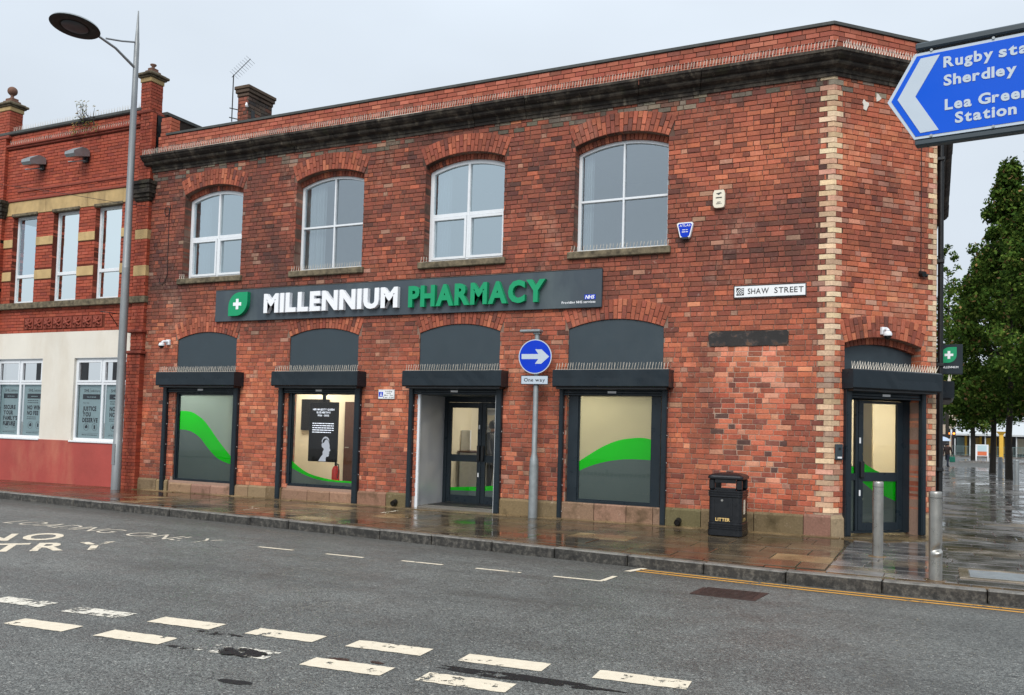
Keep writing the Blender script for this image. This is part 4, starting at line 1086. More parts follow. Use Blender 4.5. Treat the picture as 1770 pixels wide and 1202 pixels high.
# ------------------------------------------------------------------ roller shutters (box, guide rails, spikes)
def shutter(fr, u0, u1, rails, label, depth=.30, z0=2.24, z1=2.535, zg=0., barw=.03, spk=True, name='roller_shutter'):
    p = fr.p((u0+u1)/2, 0, z0); e = empty(name, (p.x, p.y, p.z), label, 'shutter', 'anthracite roller shutters over the openings')
    rnd = random.Random(int(u0*100)); mb = MB(fr)
    # folded sheet box, front slightly dented
    nu = 14; P = []
    for i in range(nu+1):
        u = u0+(u1-u0)*i/nu; dd = 0 if i in (0, nu) else rnd.uniform(-.006, .004)
        P.append([(u, .0, z0), (u, depth-.02, z0), (u, depth, z0+.018), (u, depth+dd, (z0+z1)/2), (u, depth, z1-.018), (u, depth-.02, z1), (u, 0., z1)])
    pts = [q for r in P for q in r]; n = 7
    F = [(i*n+k, i*n+k+1, (i+1)*n+k+1, (i+1)*n+k) for i in range(nu) for k in range(n-1)]+[tuple(range(n)), tuple(nu*n+k for k in range(n-1, -1, -1))]
    mb.add(pts, F); mb.build('shutter_box', 'anthracite', e)
    mb = MB(fr); mb.box(u0+.05, u1-.05, .02, depth-.05, z0-.035, z0-.004); mb.build('box_underside', 'black_paint', e)
    for (a, b) in rails:
        mb = MB(fr); g = zg if fr is not FA else GZ(a); mb.cbox(a, b, .002, .085, g+.005, z0-.002, .006); mb.box(a+.012, b-.012, .085, .09, g+.03, z0-.05); mb.build('guide_rail', 'anthracite', e)
        mb = MB(fr)
        for k in range(5): z = g+.12+k*.45; mb.tube([(b+.0005, .04, z), (b+.006, .04, z)], .009, 6)
        mb.build('rail_screw', 'plate_white', e)
    a, b = rails[0][1], rails[1][0]
    mb = MB(fr)
    for k in range(2): mb.cbox(a-.01, b+.01, barw, barw+.022, z0-.10+k*.045, z0-.058+k*.045, .006)
    mb.cbox(a-.01, b+.01, barw-.008, barw+.03, z0-.135, z0-.103, .005); mb.build('bottom_bar', 'anthracite', e)
    mb = MB(fr); m = (a+b)/2; mb.box(m-.075, m+.075, barw+.023, barw+.026, z0-.095, z0-.06); mb.build('maker_label', 'plate_white', e)
    mb = MB(fr); mb.box(u0+.02, u1-.02, depth-.075, depth-.055, z1, z1+.006); spikes(mb, u0+.02, u1-.02, depth-.065, z1+.005, .115, .05, rnd); mb.build('bird_spikes', 'spike', e, kind='stuff')
    return e
shutter(FA, -13.90, -11.66, ((-13.90, -13.79), (-11.87, -11.75)), 'grey roller shutter box over the frosted window by the neighbouring building')
shutter(FA, -10.67, -8.557, ((-10.66, -10.55), (-8.765, -8.64)), 'grey roller shutter box over the window with the black display screen')
shutter(FA, -7.54, -5.475, ((-7.52, -7.43), (-5.675, -5.565)), 'grey roller shutter box over the recessed double entrance doors')
shutter(FA, -4.49, -2.448, ((-4.445, -4.37), (-2.62, -2.535)), 'grey dented roller shutter box over the window with the broad green wave')
shutter(CH, .19, 1.90, ((.225, .325), (1.68, 1.765)), 'grey roller shutter box over the corner door', depth=.26, z0=2.25, z1=2.548)
shutter(SD, 3.0, 5.2, ((3.02, 3.12), (5.08, 5.18)), 'grey shutter box on the side street wall beneath the projecting sign', depth=.30, z0=2.25, z1=2.545)

# ------------------------------------------------------------------ inside the shop
def interior():
    mb = MB(); x0, x1, y0, y1, z0, z1 = X0+.2, -1.0, .29, 6.5, -.06, 2.72
    mb.add([(x0, y0, z0), (x1, y0, z0), (x1, y1, z0), (x0, y1, z0)], [(0, 1, 2, 3)]); mb.build('shop_floor', 'floor_grey', PH)
    mb = MB(); mb.add([(x0, y0, z1), (x1, y0, z1), (x1, y1, z1), (x0, y1, z1)], [(3, 2, 1, 0)])
    mb.build('shop_ceiling', 'ceiling_white', PH)
    mb = MB(); mb.box(x0, x1, y1, y1+.05, z0, z1); mb.box(x0-.05, x0, y0, y1, z0, z1); mb.box(x1, x1+.05, y0+.9, y1, z0, z1)
    mb.box(-12.3, -9.35, 1.75, 1.82, z0, z1); mb.box(-12.35, -12.3, .3, 1.75, z0, z1); mb.box(-8.2, -8.15, .3, 4, z0, z1); mb.box(-7.5, -7.45, .3, 1.05, z0, z1); mb.box(-5.65, -5.6, .3, 1.05, z0, z1)
    mb.box(-7.45, -5.65, .98, 1.0, 2.12, z1)
    mb.build('shop_wall', 'cream', PH)
    mb = MB(); mb.hprism([(-.9, .3), (-.25, .3), (1.0, 1.5), (1.0, 4.2), (-.9, 4.2)], -.06, -.05); mb.build('lobby_floor', 'floor_grey', PH)
    mb = MB(); mb.hprism([(-.9, .3), (-.25, .3), (1.0, 1.5), (1.0, 4.2), (-.9, 4.2)], 2.7, 2.72); mb.build('lobby_ceiling', 'ceiling_white', PH)
    mb = MB(); mb.box(-.9, 1.0, 4.2, 4.25, -.05, 2.7); mb.box(1.0, 1.05, 1.5, 4.2, -.05, 2.7); mb.box(.15, .45, 2.2, 2.5, -.05, 2.7); mb.build('lobby_wall', 'cream', PH)
    # ceiling light panels
    for (cx, cy, lab) in ((-13.3, .9, 'ceiling light panel behind the frosted left window'), (-4.0, 1.1, 'ceiling light panel close behind the wide window'), (-11.0, 1.0, 'ceiling light panel above the display screen'), (-9.1, .95, 'ceiling light panel right of the display screen'), (-6.6, 3.2, 'ceiling light panel behind the entrance doors'), (-3.4, 3.0, 'ceiling light panel behind the wide green-wave window'), (.1, 2.8, 'ceiling light panel inside the corner door')):
        o = MB(); o.cbox(cx-.32, cx+.32, cy-.32, cy+.32, 2.69 if cx < 0 else 2.67, 2.715 if cx < 0 else 2.695, .004); f = o.build('ceiling_light', 'pvc', label=lab, cat='ceiling light', group='light panels in the shop ceiling')
        z = 2.688 if cx < 0 else 2.668; o = MB(); o.add([(cx-.29, cy-.29, z), (cx+.29, cy-.29, z), (cx+.29, cy+.29, z), (cx-.29, cy+.29, z)], [(3, 2, 1, 0)]); o.build('diffuser', 'ceiling_light', f)
    # window board with things behind the second window
    mb = MB(); mb.box(-10.5, -8.7, .12, .75, .2, .235); mb.build('window_board', 'cream', PH)
    mb = MB(FA); mb.box(-10.30, -9.5, -1.74, -1.70, .0, 2.0); d = mb.build('inner_door', 'wood_brown', PH)
    mb = MB(FA); mb.tube([(-10.22, -1.69, 1.0), (-10.22, -1.64, 1.0), (-10.13, -1.64, 1.0)], .012, 6); mb.build('handle', 'steel', d)
    mb = MB(FA); mb.cbox(-11.5, -10.75, -1.74, -1.68, 1.35, 2.05, .01); mb.build('wall_screen', 'black_board', label='dark wall screen behind the hanging display', cat='screen')
    # hanging display
    e = empty('display_screen', (-9.8, .3, .72), 'tall black display screen hanging in the second window', 'screen')
    mb = MB(FA); mb.cbox(-10.155, -9.43, -.34, -.30, .73, 1.945, .008); mb.build('housing', 'black_board', e)
    mb = MB(FA); mb.cbox(-9.84, -9.76, -.33, -.31, 1.94, 2.7, .004); mb.prism([(-9.9, 2.16), (-9.7, 2.16), (-9.77, 2.08), (-9.83, 2.08)], -.36, -.28); mb.build('bracket', 'black_board', e)
    mb = MB(FA); W = -.297; cx = -9.7925
    for s, z, hh, hw in (('HER MAJESTY QUEEN', 1.775, .036, .27), ('ELIZABETH II', 1.715, .036, .17), ('1926 - 2022', 1.655, .034, .14)): text(mb, s, cx-hw, cx+hw, z, z+hh, W, bold=.02)
    for k in range(5): fine_print(mb, cx-.27, cx+.27-(.06 if k == 4 else 0), 1.50-k*.045, 1.522-k*.045, W, k)
    mb.build('screen_lettering', 'screen_text', e)
    face = [(-.10, .74), (.09, .74), (.085, .80), (.10, .835), (.15, .84), (.165, .865), (.158, .89), (.175, .905), (.165, .925), (.172, .945), (.20, .965), (.172, 1.02), (.176, 1.05), (.165, 1.10), (.14, 1.155), (.10, 1.19), (.06, 1.17), (.03, 1.12), (.045, 1.07), (.02, 1.03), (.03, .97), (.0, .93), (.01, .88), (-.03, .84), (-.06, .80)]
    hair = [(-.03, 1.15), (.0, 1.21), (.05, 1.245), (.11, 1.235), (.15, 1.2), (.165, 1.13), (.15, 1.16), (.10, 1.205), (.04, 1.205), (.0, 1.17), (-.01, 1.10)]
    ear = [(-.02, 1.03), (.03, 1.0), (.06, 1.03), (.055, 1.09), (.02, 1.12), (-.03, 1.09)]
    mb = MB(FA); [mb.sheet([(cx+.01+u, z-.0) for u, z in P], W) for P in (face, hair, ear)]; mb.build('screen_picture', 'screen_photo', e)
    # extinguisher
    e = empty('fire_extinguisher', (-9.55, .45, .235), 'red fire extinguisher standing behind the second window', 'extinguisher')
    mb = MB(); mb.lathe([(.075, 0), (.08, .02), (.08, .33), (.06, .39), (.025, .42)], (-9.55, .45, .235), 16); mb.build('cylinder', 'red_plastic', e)
    mb = MB(); mb.lathe([(.025, .42), (.03, .46), (.012, .5)], (-9.55, .45, .235), 10); mb.tube([(-9.55, .45, .7), (-9.46, .42, .68), (-9.44, .40, .55), (-9.46, .40, .4)], .014, 6); mb.tube([(-9.55, .45, .72), (-9.63, .45, .74)], .01, 6); mb.build('hose', 'black_paint', e)
    # counter and shelving seen through the doors
    e = empty('shop_counter', (-8.0, 3.2, 0), 'white counter with papers inside the entrance', 'counter')
    mb = MB(); mb.cbox(-8.1, -6.9, 3.0, 3.6, -.06, .95, .01); mb.build('base', 'pvc', e); mb = MB(); mb.cbox(-8.14, -6.86, 2.95, 3.65, .952, .99, .006); mb.build('worktop', 'wood_brown', e)
    mb = MB(); mb.cbox(-8.13, -7.9, 3.1, 3.15, 1.0, 1.45, .004); mb.build('counter_sign', 'plate_white', label='small white sign standing on the shop counter', cat='sign')
    e = empty('shelf_unit', (-9.0, 5.6, 0), 'white pharmacy shelf unit at the back of the shop', 'shelves')
    mb = MB(); mb.box(-10.5, -7.6, 5.95, 6.0, -.06, 2.2)
    mb.build('back_panel', 'pvc', e)
    for k in range(5):
        mb = MB(); mb.box(-10.5, -7.6, 5.6, 5.95, .3+k*.42, .33+k*.42); mb.build('shelf', 'pvc', e)
    rnd = random.Random(2)
    for mt in ('plate_white', 'film_light', 'cream', 'red_plastic'):
        mb = MB()
        for k in range(4):
            x = -10.4+rnd.uniform(0, .3)
            while x < -7.8:
                w = rnd.uniform(.09, .22); mb.box(x, x+w, 5.65, 5.8, .332+k*.42, .332+k*.42+rnd.uniform(.12, .3)); x += w+rnd.uniform(.25, .7)
        mb.build('stock', mt, e, kind='stuff')
interior()

# ------------------------------------------------------------------ fascia sign
def fascia():
    e = empty('fascia_sign', (-8.1, -.05, 3.62), 'long grey fascia sign reading Millennium Pharmacy over the ground floor', 'sign')
    mb = MB(FA); mb.cbox(-12.49, -3.715, .006, .065, 3.62, 4.285, .006); mb.build('panel', 'sign_grey', e)
    mb = MB(FA); mb.box(-12.485, -3.72, .0, .07, 4.2855, 4.295); mb.build('top_edge', 'coping', e)
    S = .066
    def letters(txt, u0, u1, z0, z1, mat, bold, gap):
        lo, tot = layout(txt, bold, gap); cap = max(v.y for v in glyph('H', bold)[0]); sz = (z1-z0)/cap; su = (u1-u0)/tot
        for ch, ox in lo:
            mb = MB(FA); put_glyph(mb, ch, bold, ox, su, sz, u0, z0, S+.085, .085); mb.build('letter', mat, e)
    letters('MILLENNIUM', -11.08, -7.80, 3.775, 4.15, 'letter_white', .045, .085); letters('PHARMACY', -7.56, -4.735, 3.765, 4.145, 'letter_green', .045, .05)
    # leaf badge with a cross
    P = []; a, b, z0, z1 = -12.035, -11.52, 3.72, 4.215; r = .30
    P += [(a, z0)]; n = 10
    P += [(a, z1-r)]+[(a+r-r*cos(pi/2*k/n), z1-r+r*sin(pi/2*k/n)) for k in range(n+1)]+[(b, z1)]
    P += [(b, z0+r)]+[(b-r+r*cos(pi/2*k/n), z0+r-r*sin(pi/2*k/n)) for k in range(n+1)]
    mb = MB(FA); mb.prism(P, S, S+.09); mb.build('leaf_badge', 'letter_green', e)
    cx, cz = -11.79, 3.965; t, l = .035, .11
    X = [(-t, -l), (t, -l), (t, -t), (l, -t), (l, t), (t, t), (t, l), (-t, l), (-t, t), (-l, t), (-l, -t), (-t, -t)]
    mb = MB(FA); mb.prism([(cx+u, cz+z) for u, z in X], S+.09, S+.096); mb.build('cross', 'letter_white', e)
    mb = MB(FA); mb.box(-4.025, -3.825, S, S+.003, 3.762, 3.845); mb.build('logo_plate', 'blue_sign', e)
    mb = MB(FA); text(mb, 'NHS', -4.012, -3.85, 3.773, 3.834, S+.005, bold=.03, gap=.05, slant=.2)
    text(mb, 'Providing NHS services', -4.45, -3.825, 3.70, 3.742, S+.002, bold=.02, gap=.1); mb.build('small_lettering', 'letter_white', e)
fascia()

# ------------------------------------------------------------------ things fixed to the wall
def wall_things():
    e = empty('street_name_sign', (-.93, -.03, 3.68), 'white SHAW STREET name plate near the pale brick corner', 'sign')
    mb = MB(FA); mb.cbox(-1.49, -.372, .01, .028, 3.68, 3.887, .004); mb.build('plate', 'plate_white', e)
    mb = MB(FA); o = [(-1.49, 3.68), (-.372, 3.68), (-.372, 3.887), (-1.49, 3.887)]; frame_ring(mb, o, [(-1.474, 3.696), (-.388, 3.696), (-.388, 3.871), (-1.474, 3.871)], .027, .0305); mb.build('border', 'dull_black', e)
    mb = MB(FA); text(mb, 'SHAW', -1.265, -.94, 3.743, 3.83, .031, bold=.008); mb.build('lettering', 'dull_black', e); mb = MB(FA); text(mb, 'STREET', -.855, -.415, 3.743, 3.83, .031, bold=.008); mb.build('lettering', 'dull_black', e)
    mb = MB(FA); mb.box(-1.445, -1.325, .0285, .0305, 3.725, 3.845); mb.build('emblem', 'dull_black', e)
    mb = MB(FA)
    for k in range(4):
        r0 = .028+k*.026; n = 9; A = [(-1.33+r0*cos(pi/2+pi/2*q/n*.92)*1.02, 3.732+r0*sin(pi/2+pi/2*q/n*.92)) for q in range(n+1)]; Bq = [(-1.33+(r0+.011)*cos(pi/2+pi/2*q/n*.92)*1.02, 3.732+(r0+.011)*sin(pi/2+pi/2*q/n*.92)) for q in range(n+1)]
        for q in range(n): mb.add([(A[q][0], .0315, A[q][1]), (A[q+1][0], .0315, A[q+1][1]), (Bq[q+1][0], .0315, Bq[q+1][1]), (Bq[q][0], .0315, Bq[q][1])], [(0, 1, 2, 3)])
    mb.build('emblem_arc', 'plate_white', e)
    # alarm boxes
    e = empty('alarm_box', (-1.74, -.05, 5.17), 'tall cream alarm box high on the brick wall', 'alarm box')
    mb = MB(FA); P = [(-1.815, 5.175), (-1.78, 5.165), (-1.70, 5.165), (-1.662, 5.175), (-1.648, 5.22), (-1.645, 5.40), (-1.665, 5.455), (-1.815, 5.455), (-1.835, 5.40), (-1.835, 5.22)]
    mb.prism(P, .01, .07); mb.build('case', 'alarm_cream', e)
    mb = MB(FA); mb.prism([(-1.79, 5.40), (-1.71, 5.415), (-1.69, 5.40), (-1.72, 5.39), (-1.74, 5.37)], .07, .072); mb.build('emblem', 'coping', e)
    mb = MB(FA); fine_print(mb, -1.79, -1.69, 5.32, 5.345, .0725); fine_print(mb, -1.77, -1.71, 5.25, 5.265, .0725); fine_print(mb, -1.785, -1.695, 5.225, 5.24, .0725); mb.build('lettering', 'coping', e)
    e = empty('alarm_box', (-2.28, -.06, 4.69), 'blue and white shield shaped alarm box beside the upper window', 'alarm box')
    P = [(-2.42, 4.94), (-2.40, 4.965), (-2.17, 4.965), (-2.15, 4.94), (-2.20, 4.73), (-2.24, 4.695), (-2.33, 4.695), (-2.37, 4.73)]
    mb = MB(FA); mb.prism(P, .012, .08); mb.build('case', 'plate_white', e)
    ce = (-2.285, 4.84); mb = MB(FA); mb.prism([(ce[0]+(u-ce[0])*.84, ce[1]+(z-ce[1])*.84) for u, z in P], .08, .084); mb.build('face', 'blue_sign', e)
    mb = MB(FA); text(mb, 'ATLAS', -2.375, -2.195, 4.895, 4.93, .086, bold=.02); fine_print(mb, -2.33, -2.24, 4.835, 4.85, .086); fine_print(mb, -2.335, -2.235, 4.80, 4.817, .086); mb.build('lettering', 'plate_white', e)
    mb = MB(FA); mb.prism([(-2.35, 4.72), (-2.22, 4.72), (-2.245, 4.685), (-2.325, 4.685)], .015, .085); mb.build('strobe', 'black_paint', e)
    # loading sign
    e = empty('loading_sign', (-8.06, -.03, 2.0), 'small white loading times sign between second shutter and entrance', 'sign')
    mb = MB(FA); mb.cbox(-8.255, -7.878, .012, .026, 2.005, 2.192, .006); mb.build('plate', 'plate_white', e)
    mb = MB(FA); o = [(-8.25, 2.01), (-7.883, 2.01), (-7.883, 2.187), (-8.25, 2.187)]; frame_ring(mb, o, [(-8.245, 2.015), (-7.888, 2.015), (-7.888, 2.182), (-8.245, 2.182)], .0255, .0275); mb.build('border', 'dull_black', e)
    mb = MB(FA); mb.box(-8.235, -8.14, .026, .028, 2.05, 2.145); mb.build('symbol_panel', 'blue_sign', e)
    mb = MB(FA); mb.prism([(-8.228, 2.06), (-8.21, 2.06), (-8.195, 2.10), (-8.185, 2.135), (-8.175, 2.135), (-8.178, 2.10), (-8.15, 2.06), (-8.16, 2.056), (-8.185, 2.08), (-8.2, 2.056)], .028, .029); mb.build('symbol', 'plate_white', e)
    mb = MB(FA)
    for s, z, a, b in (('Loading', 2.145, -8.09, -7.93), ('only', 2.11, -8.06, -7.96), ('Mon - Sun', 2.07, -8.11, -7.91), ('8 am - 6 pm', 2.03, -8.13, -7.90)): text(mb, s, a, b, z, z+.024, .028, bold=.012)
    mb.build('lettering', 'dull_black', e)
    # cameras
    def cctv(fr, u, z, lab):
        p = fr.p(u, .05, z); e = empty('security_camera', tuple(p), lab, 'camera', 'white security cameras'); mb = MB(fr)
        mb.cbox(u-.055, u+.055, .008, .06, z-.02, z+.1, .008); mb.tube([(u, .05, z+.05), (u-.03, .14, z+.05), (u-.04, .17, z+.02)], .03, 10); mb.build('bracket', 'pvc', e)
        c = fr.p(u-.05, .17, z-.05); prof = [(.001, -.055), (.03, -.045), (.052, -.02), (.06, .01)]
        mb = MB(); mb.lathe([(.062, .0), (.066, .03), (.05, .065), (.01, .075)], tuple(c), 16); mb.build('housing', 'pvc', e)
        mb = MB(); mb.lathe(prof, (c.x, c.y, c.z-.002), 16); mb.build('dome', 'black_paint', e)
    cctv(FA, -13.86, 3.17, 'white dome security camera at the left end of the brick front'); cctv(CH, .96, 3.14, 'white dome security camera above the corner door')
    # door entry unit
    e = empty('door_entry_unit', (-.03, -.03, 1.0), 'dark grey door entry unit beside the corner door', 'intercom')
    fr = CH; mb = MB(fr); mb.cbox(.065, .195, .01, .05, 1.16, 1.40, .01); mb.build('case', 'panel_grey', e)
    mb = MB(fr); p = fr.p(.13, .052, 1.33); mb.tube([(.13, .048, 1.33), (.13, .055, 1.33)], .022, 12); mb.build('lens', 'black_paint', e)
    mb = MB(fr); mb.box(.09, .17, .05, .053, 1.185, 1.21); mb.build('button', 'plate_white', e)
    # overflow pipes at the wall foot
    for x, lab in ((-7.76, 'black drain pipe end at the wall foot left of the entrance'), (-2.31, 'black drain pipe end at the wall foot near the litter bin')):
        z = GZ(x)+.085; mb = MB(FA); mb.tube([(x, .0, z+.02), (x, .09, z), (x, .15, z-.02)], [.05, .052, .05], 14, cap=False); mb.tube([(x, .15, z-.02), (x, .09, z)], [.04, .038], 14)
        mb.build('drain_pipe', 'black_paint', label=lab, cat='pipe', group='pipe ends in the plinth')
    # loose cable on the left of the wall
    e = empty('wall_cable', (-14.05, -.02, 4.5), 'thin black cable hanging with a small loop by the left upper window', 'cable')
    mb = MB(FA); L = [(-14.0, .02, 6.30), (-14.03, .02, 6.0), (-14.02, .015, 5.5), (-14.02, .02, 5.0), (-14.0, .02, 4.75), (-14.06, .025, 4.58), (-14.15, .02, 4.52), (-14.24, .02, 4.56), (-14.24, .02, 4.66)]
    mb.tube(L, .007, 5); mb.build('drop', 'black_paint', e)
    mb = MB(FA); mb.tube([(-14.09+.075*cos(t*.52), .025, 6.16+.10*sin(t*.52)) for t in range(13)], .007, 5); mb.build('loop', 'black_paint', e)
    mb = MB(); mb.tube([(-14.0, -.02, 6.2), (-15.4, -.28, 6.42), (-17.5, -.3, 6.85), (-19.6, -.3, 7.25)], .006, 5); mb.build('overhead_line', 'black_paint', label='thin sagging cable crossing the front of the orange brick building', cat='cable')
    # downpipe and fittings on the side wall
    e = empty('downpipe', (1.5, 2.2, 0), 'black downpipe on the side street wall', 'pipe')
    mb = MB(SD); mb.tube([(1.75, .07, .05), (1.75, .07, 6.9), (1.75, .2, 7.1)], .045, 10); mb.build('pipe', 'black_paint', e)
    for k in range(4): mb = MB(SD); mb.cbox(1.68, 1.82, .005, .125, 1.0+k*1.7, 1.06+k*1.7, .01); mb.build('bracket', 'black_paint', e)
    # vertical crack-like cable and lamp fixing on the chamfer
    mb = MB(CH); mb.tube([(1.70, .016, 6.3), (1.70, .016, 5.0), (1.70, .016, 4.18)], .006, 5); mb.tube([(1.70, .0, 4.15), (1.70, .09, 4.13)], [.05, .045], 10); mb.tube([(1.73, .05, 4.13), (1.78, .06, 4.11)], .03, 8)
    mb.build('cable_gland', 'black_paint', label='black cable ending in a round gland high on the corner face', cat='cable')
    # white filler patches
    for k, (u, z, s) in enumerate(((.586, 6.72, .06), (.83, 6.87, .045))):
        mb = MB(CH); mb.prism([(u+s*(1+.4*sin(q*2.3+k))*cos(q*.7), z+s*1.2*(1+.4*cos(q*1.9+k))*sin(q*.7)) for q in range(9)], .008, .022); mb.build('filler_patch', 'render_white', PH)
    # projecting sign on the side street wall
    e = empty('projecting_sign', (1.6, 2.1, 2.62), 'dark square projecting sign with green leaf and white cross', 'sign')
    FS = FR((0, 2.1, 0), (1, 0, 0), (0, -1, 0)); mb = MB(FS); mb.cbox(1.49, 1.835, -.04, .04, 2.60, 3.095, .008); mb.build('panel', 'anthracite', e)
    a, b, z0, z1, r = 1.515, 1.745, 2.79, 3.05, .13; n = 8
    P = [(a, z0), (a, z1-r)]+[(a+r-r*cos(pi/2*k/n), z1-r+r*sin(pi/2*k/n)) for k in range(n+1)]+[(b, z1), (b, z0+r)]+[(b-r+r*cos(pi/2*k/n), z0+r-r*sin(pi/2*k/n)) for k in range(n+1)]
    mb = MB(FS); mb.prism(P, .04, .046); mb.build('leaf_badge', 'letter_green', e)
    cx, cz, t, l = 1.63, 2.92, .02, .065; mb = MB(FS); mb.prism([(cx+u, cz+z) for u, z in [(-t, -l), (t, -l), (t, -t), (l, -t), (l, t), (t, t), (t, l), (-t, l), (-t, t), (-l, t), (-l, -t), (-t, -t)]], .046, .05)
    text(mb, 'MILLENNIUM', 1.525, 1.77, 2.70, 2.735, .042, bold=.01); mb.build('lettering', 'letter_white', e)
    mb = MB(FS); mb.tube([(1.44, 0, 2.95), (1.5, 0, 2.95)], .02, 8); mb.tube([(1.44, 0, 2.72), (1.5, 0, 2.72)], .02, 8); mb.build('bracket', 'black_paint', e)
wall_things()

# ------------------------------------------------------------------ chimney and aerial
def chimney():
    e = empty('chimney_stack', (-12.95, 1.4, 7.4), 'sooty brick chimney stack behind the parapet', 'chimney'); rnd = random.Random(6)
    fr0 = FR((0, 1.0, 0), (1, 0, 0), (0, -1, 0)); frs = FR((-12.81, 0, 0), (0, 1, 0), (1, 0, 0))
    mb = MB(); mb.box(-13.12, -12.815, 1.004, 1.8, 7.3, 9.0); mb.build('core', 'dark_mortar', e)
    tf = [(2, C(140, 80, 62)), (2, C(124, 70, 56)), (1, C(90, 64, 54))]; ts = [(2, C(74, 64, 56)), (2, C(92, 76, 64)), (1, C(116, 76, 60)), (1, C(60, 54, 50))]
    for fr, a, b, t in ((fr0, -13.12, -12.81, tf), (frs, 1.0, 1.8, ts)):
        for br in brick_rows(a, b, 7.9, 8.98, [], .083, rnd, deep=.02): mb = MB(fr); mb.col = jitcol(rnd, pick(rnd, t)); brick_piece(mb, br, rnd, .003, .002, .004); mb.build('brick', 'chimney_brick', e)
    for k, (o, z) in enumerate(((.02, 8.985), (.05, 9.068), (.07, 9.15))):
        mb = MB(); mb.col = jitcol(rnd, C(88, 72, 60)); mb.cbox(-13.12-o, -12.81+o, 1.0-o, 1.8+o, z, z+.079, .012); mb.build('cap_course', 'chimney_brick', e)
    mb = MB(); mb.cbox(-12.808, -12.80, 1.1, 1.22, 8.5, 8.68, .004); mb.build('vent', 'black_paint', e)
    a = empty('tv_aerial', (-13.25, 1.0, 8.5), 'thin television aerial fixed to the chimney stack', 'aerial')
    mb = MB(); mb.tube([(-13.24, .95, 8.42), (-13.24, .95, 9.52)], .013, 6); mb.build('mast', 'black_paint', a)
    mb = MB(); mb.tube([(-13.29, .95, 9.47), (-12.72, .92, 9.80)], .008, 5); mb.build('boom', 'black_paint', a)
    mb = MB()
    for k in range(9):
        f = k/8; x, y, z = -13.22+f*.48, .945, 9.51+f*.28; mb.tube([(x-.04, y-.1, z+.06), (x+.04, y+.1, z-.06)], .004, 4)
    mb.build('element', 'galv', a, kind='stuff')
    mb = MB()
    for z in (8.5, 8.72): mb = MB(); mb.tube([(-13.3, .93, z+.02), (-13.1, .99, z-.03)], .013, 5); mb.build('clamp', 'black_paint', a)
    mb = MB(); mb.tube([(-12.80, .98, 8.72), (-12.78, .9, 8.74)], .02, 6); mb.lathe([(.025, 0), (.03, .05), (.015, .1)], (-12.79, .93, 8.7), 8); mb.build('junction', 'plate_white', label='small white cable box on the chimney stack', cat='cable box')
chimney()

